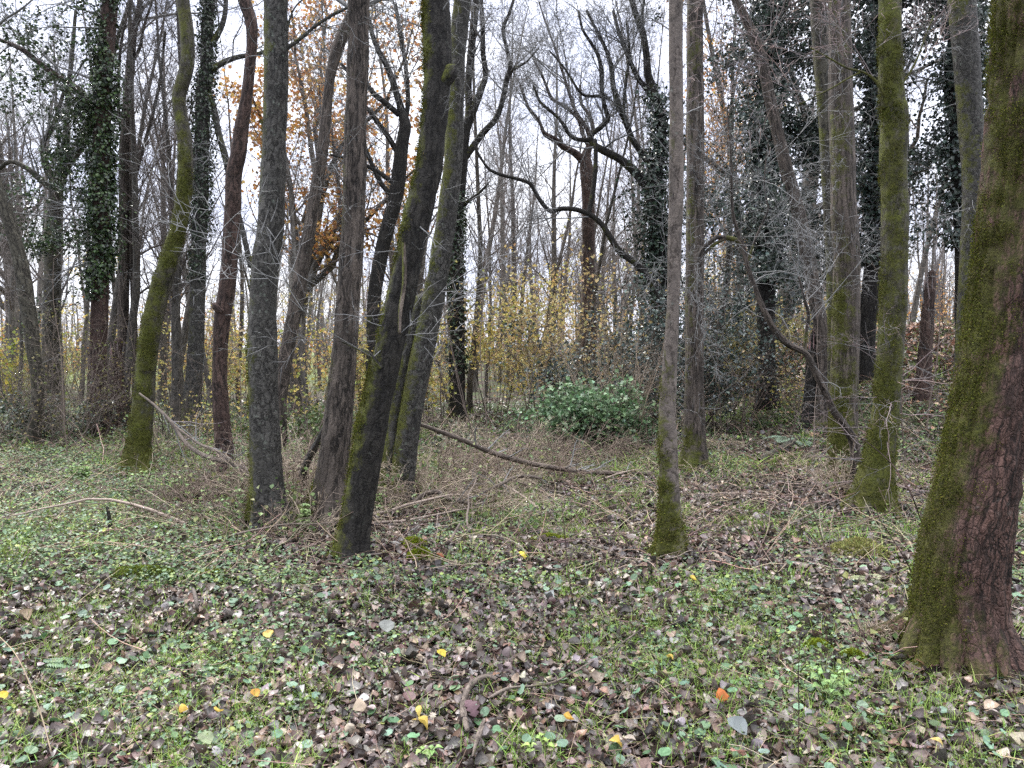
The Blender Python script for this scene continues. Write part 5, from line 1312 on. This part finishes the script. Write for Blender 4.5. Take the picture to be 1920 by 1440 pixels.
fallen_leaf('purple lobed leaf inside the hook of the bark strip', 893, 1358, .095, (.14, .07, .085), .6, LOBED, 'purple_leaf')
fallen_leaf('pinkish-tan leaf in the lower left floor', 297, 1315, .075, (.34, .21, .16), 2.4, NARROW[0], 'tan_leaf')
fallen_leaf('cream curled leaf near the thin reddish whip', 682, 1352, .075, (.46, .36, .26), .5, OVAL[1], 'tan_leaf')


# ferns and nettles
def frond(mb, b, d, L, col, n=22, w=.30):
    """one fern frond: arching midrib with pinnae"""
    d = np.asarray(d, float); pts = []; p = b.copy(); q = d / np.linalg.norm(d)
    for k in range(n + 1):
        pts.append(p.copy()); q = q + np.array([0, 0, -.045]); q /= np.linalg.norm(q); p = p + q * L / n
    pts = np.array(pts); tubes(mb, pts, np.linspace(.002, .0006, n + 1), 4, np.array(col) * .8)
    t = norm(np.gradient(pts, axis=0)); side = norm(np.cross(t, [0, 0, 1.0])); nr = np.cross(side, t)
    for s in (-1, 1):
        k = np.arange(3, n + 1); f = k / n
        y = norm(side[k] * s + t[k] * .45); z = nr[k]; x = np.cross(y, z)
        ln = L * w * np.sin(np.clip((f - .08) / .92, 0, 1) * math.pi * .95 + .12) ** .8
        inst(mb, leaf_grid([.10, .15, .13, .10, .05, .01], .2, .3), pts[k], np.stack([x, y, z], -1), np.stack([ln * .9, ln, ln], -1), pick([col], len(k), j=.12))


def fern(label, u, v, L, n, col, az0=None, spread=6.28, el=(.25, .6)):
    b = on_ground(u, v); mb = MB()
    for k in range(n):
        az = (az0 or 0) + (rng.random() - .5) * spread
        frond(mb, b + np.array([0, 0, .03]), (math.cos(az), math.sin(az), rng.uniform(*el)), L * rng.uniform(.8, 1.1), tuple(np.array(col) * rng.uniform(.8, 1.2)))
    tag(mb.build('fern', M['green'], None, origin=b, smooth=False), label, 'fern')


fern('green fern frond low in dry stems at the near edge', 60, 1262, .24, 5, (.085, .145, .07), 0., 2.2, (.1, .5))
fern('pale bleached fern beside the foot of the thick red-brown trunk', 1650, 1100, .28, 6, (.22, .235, .14), math.pi, 3.6, (.15, .4))
fern('small pale green fern on the slope before the slim leaning trunk', 1488, 830, .5, 7, (.20, .27, .19))
fern('dull green fern between the brush and the S-bent trunk', 285, 905, .35, 5, (.10, .16, .06))


def nettle(label, u, v, h, n, col, size):
    b = on_ground(u, v); root = empty('nettle', b, label, 'plant'); mb = MB(); lf = MB()
    for k in range(n):
        d = np.array([rng.normal(0, .25), rng.normal(0, .25), 1.]); pts = grow(b[None] + rng.normal(0, .03, (1, 3)) * [1, 1, 0], d[None], h * rng.uniform(.7, 1.1), .0025, [dict(n=6, wob=.06, taper=.5, sides=5)])[0][0][0]
        tubes(mb, pts, np.full(len(pts), .0018), 5, (.10, .13, .05))
        for j in range(2, len(pts)):
            for s in range(2):
                az = j * 1.57 + s * math.pi + k
                y = norm(np.array([math.cos(az), math.sin(az), rng.uniform(-.25, .15)])); z = norm(np.array([0, 0, 1.0]) - y * y[2]); x = np.cross(y, z)
                inst(lf, leaf_grid([.03, .34, .32, .2, .02], .5, .5), pts[j][None], np.stack([x, y, z], -1)[None], np.array([size * rng.uniform(.7, 1.15) * (1.1 - .06 * j)]), pick([col], 1, j=.15))
    mb.build('stem', M['green'], root); lf.build('leaves', M['green'], root, smooth=False)


nettle('light green nettle standing in near leaves before the thick red-brown trunk', 1562, 1322, .15, 3, (.22, .34, .12), .055)
nettle('bright green seedling by the skirted mossy trunk', 1660, 972, .12, 2, (.26, .36, .10), .07)
nettle('green nettle at the foot of the reddish trunk', 452, 925, .28, 4, (.16, .25, .11), .08)
nettle('pale green nettle at the foot of the S-bent trunk', 263, 925, .22, 4, (.20, .28, .10), .08)
nettle('nettle between the stout dark grey and furrowed trunks', 535, 960, .25, 4, (.15, .24, .10), .07)
nettle('leafy green herb clump left of the stout dark grey trunk', 462, 985, .30, 6, (.17, .26, .09), .075)
nettle('leafy pale herb between furrowed and dark leaning trunks', 575, 1000, .26, 6, (.20, .28, .11), .07)
nettle('fresh nettle patch in the green carpet beyond the stake', 330, 935, .24, 7, (.20, .30, .09), .075)
nettle('low nettle clump by the thorn thicket edge', 150, 905, .22, 7, (.19, .29, .09), .08)
nettle('green herb at the mossy foot of the twin stems', 705, 960, .2, 4, (.20, .29, .10), .06)
nettle('green sprig low before the frayed bark piece', 805, 1432, .10, 2, (.20, .32, .10), .045)
nettle('pale sprig at the near edge by the silvery ribbed leaf', 1010, 1428, .08, 2, (.26, .36, .10), .045)
nettle('blue-green plantlet in moss near the cushions', 798, 1010, .12, 3, (.14, .24, .14), .06)


# ivy sprays at the roots of the near trunk
def root_ivy():
    b = on_ground(1745, 1245); mb = MB(); n = 60
    p = b + np.stack([rng.normal(0, .17, n), rng.normal(-.04, .05, n), np.abs(rng.normal(.03, .05, n))], -1)
    inst(mb, round_leaf(10, .15), p, rots(n, tilt_sd=.6), rng.uniform(.02, .042, n), pick([(.10, .19, .13), (.14, .24, .16), (.07, .13, .06)], n))
    for q in p: tubes(mb, np.array([b + [0, 0, .01], (b + q) / 2 + [0, 0, .03], q]), np.full(3, .0012), 4, (.10, .13, .06))
    tag(mb.build('ground_ivy_plant', M['green'], None, origin=b), 'trailing round-leaved plant over the roots of the thick red-brown trunk', 'plant')


root_ivy()

# ------------------------------------------------------------------ sky and sun
w = bpy.data.worlds.new('World'); S.world = w; w.use_nodes = True
nt = w.node_tree; nt.nodes.clear()
EL, AZ = R(50), R(-35)
sky = N(nt, 'ShaderNodeTexSky', sky_type='NISHITA', sun_disc=False, sun_elevation=EL, sun_rotation=AZ)
bg1 = N(nt, 'ShaderNodeBackground', {'Color': sky.outputs[0], 'Strength': .1}).outputs[0]
dirn = N(nt, 'ShaderNodeTexCoord').outputs['Generated']
sx = N(nt, 'ShaderNodeSeparateXYZ', {'Vector': dirn}).outputs[2]
grad = ramp(nt, sx, [(0., (.50, .515, .585)), (.40, (.58, .595, .655)), (.58, (1.3, 1.31, 1.36)), (1., (2.5, 2.5, 2.5))])
mpc = N(nt, 'ShaderNodeMapping', {'Vector': dirn, 'Scale': (1, 1, 2.6)}).outputs[0]
cl = N(nt, 'ShaderNodeTexNoise', {'Vector': mpc, 'Scale': 3.2, 'Detail': 6., 'Roughness': .55}).outputs['Fac']
cloud_dim = mix(nt, 1.0, grad, ramp(nt, cl, [(.34, (.82, .86, 1.0)), (.48, (.96, .97, 1.02)), (.62, (1.16, 1.15, 1.11))]), 'MULTIPLY')
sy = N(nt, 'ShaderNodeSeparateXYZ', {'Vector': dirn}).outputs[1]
cloud_dim = mix(nt, 1.0, cloud_dim, ramp(nt, math_(nt, 'ADD', math_(nt, 'MULTIPLY', sy, .5), .5), [(.1, (.42, .43, .46)), (.62, (1., 1., 1.))]), 'MULTIPLY')  # sky behind the camera dimmed, added to darken the trunk fronts
bg2 = N(nt, 'ShaderNodeBackground', {'Color': cloud_dim, 'Strength': 1.08}).outputs[0]
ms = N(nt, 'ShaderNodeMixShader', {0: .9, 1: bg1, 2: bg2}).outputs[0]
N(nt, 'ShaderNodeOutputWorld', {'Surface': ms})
sl = bpy.data.lights.new('sun', 'SUN'); sl.energy = 1.5; sl.angle = R(10); sl.color = (1, .96, .9)
so = bpy.data.objects.new('sun', sl); COL.objects.link(so)
so.rotation_euler = (R(90) - EL, 0, math.pi - AZ)

S.render.engine = 'CYCLES'
S.view_settings.view_transform = 'Standard'
S.view_settings.look = 'None'
S.view_settings.exposure = 1.65
S.view_settings.gamma = 1
S.cycles.max_bounces = 5
S.cycles.diffuse_bounces = 3
S.cycles.glossy_bounces = 2
S.cycles.transmission_bounces = 3
S.cycles.use_denoising = False
S.cycles.caustics_reflective = False
S.cycles.caustics_refractive = False
for o in bpy.data.objects:
    if '_org' in o: del o['_org']
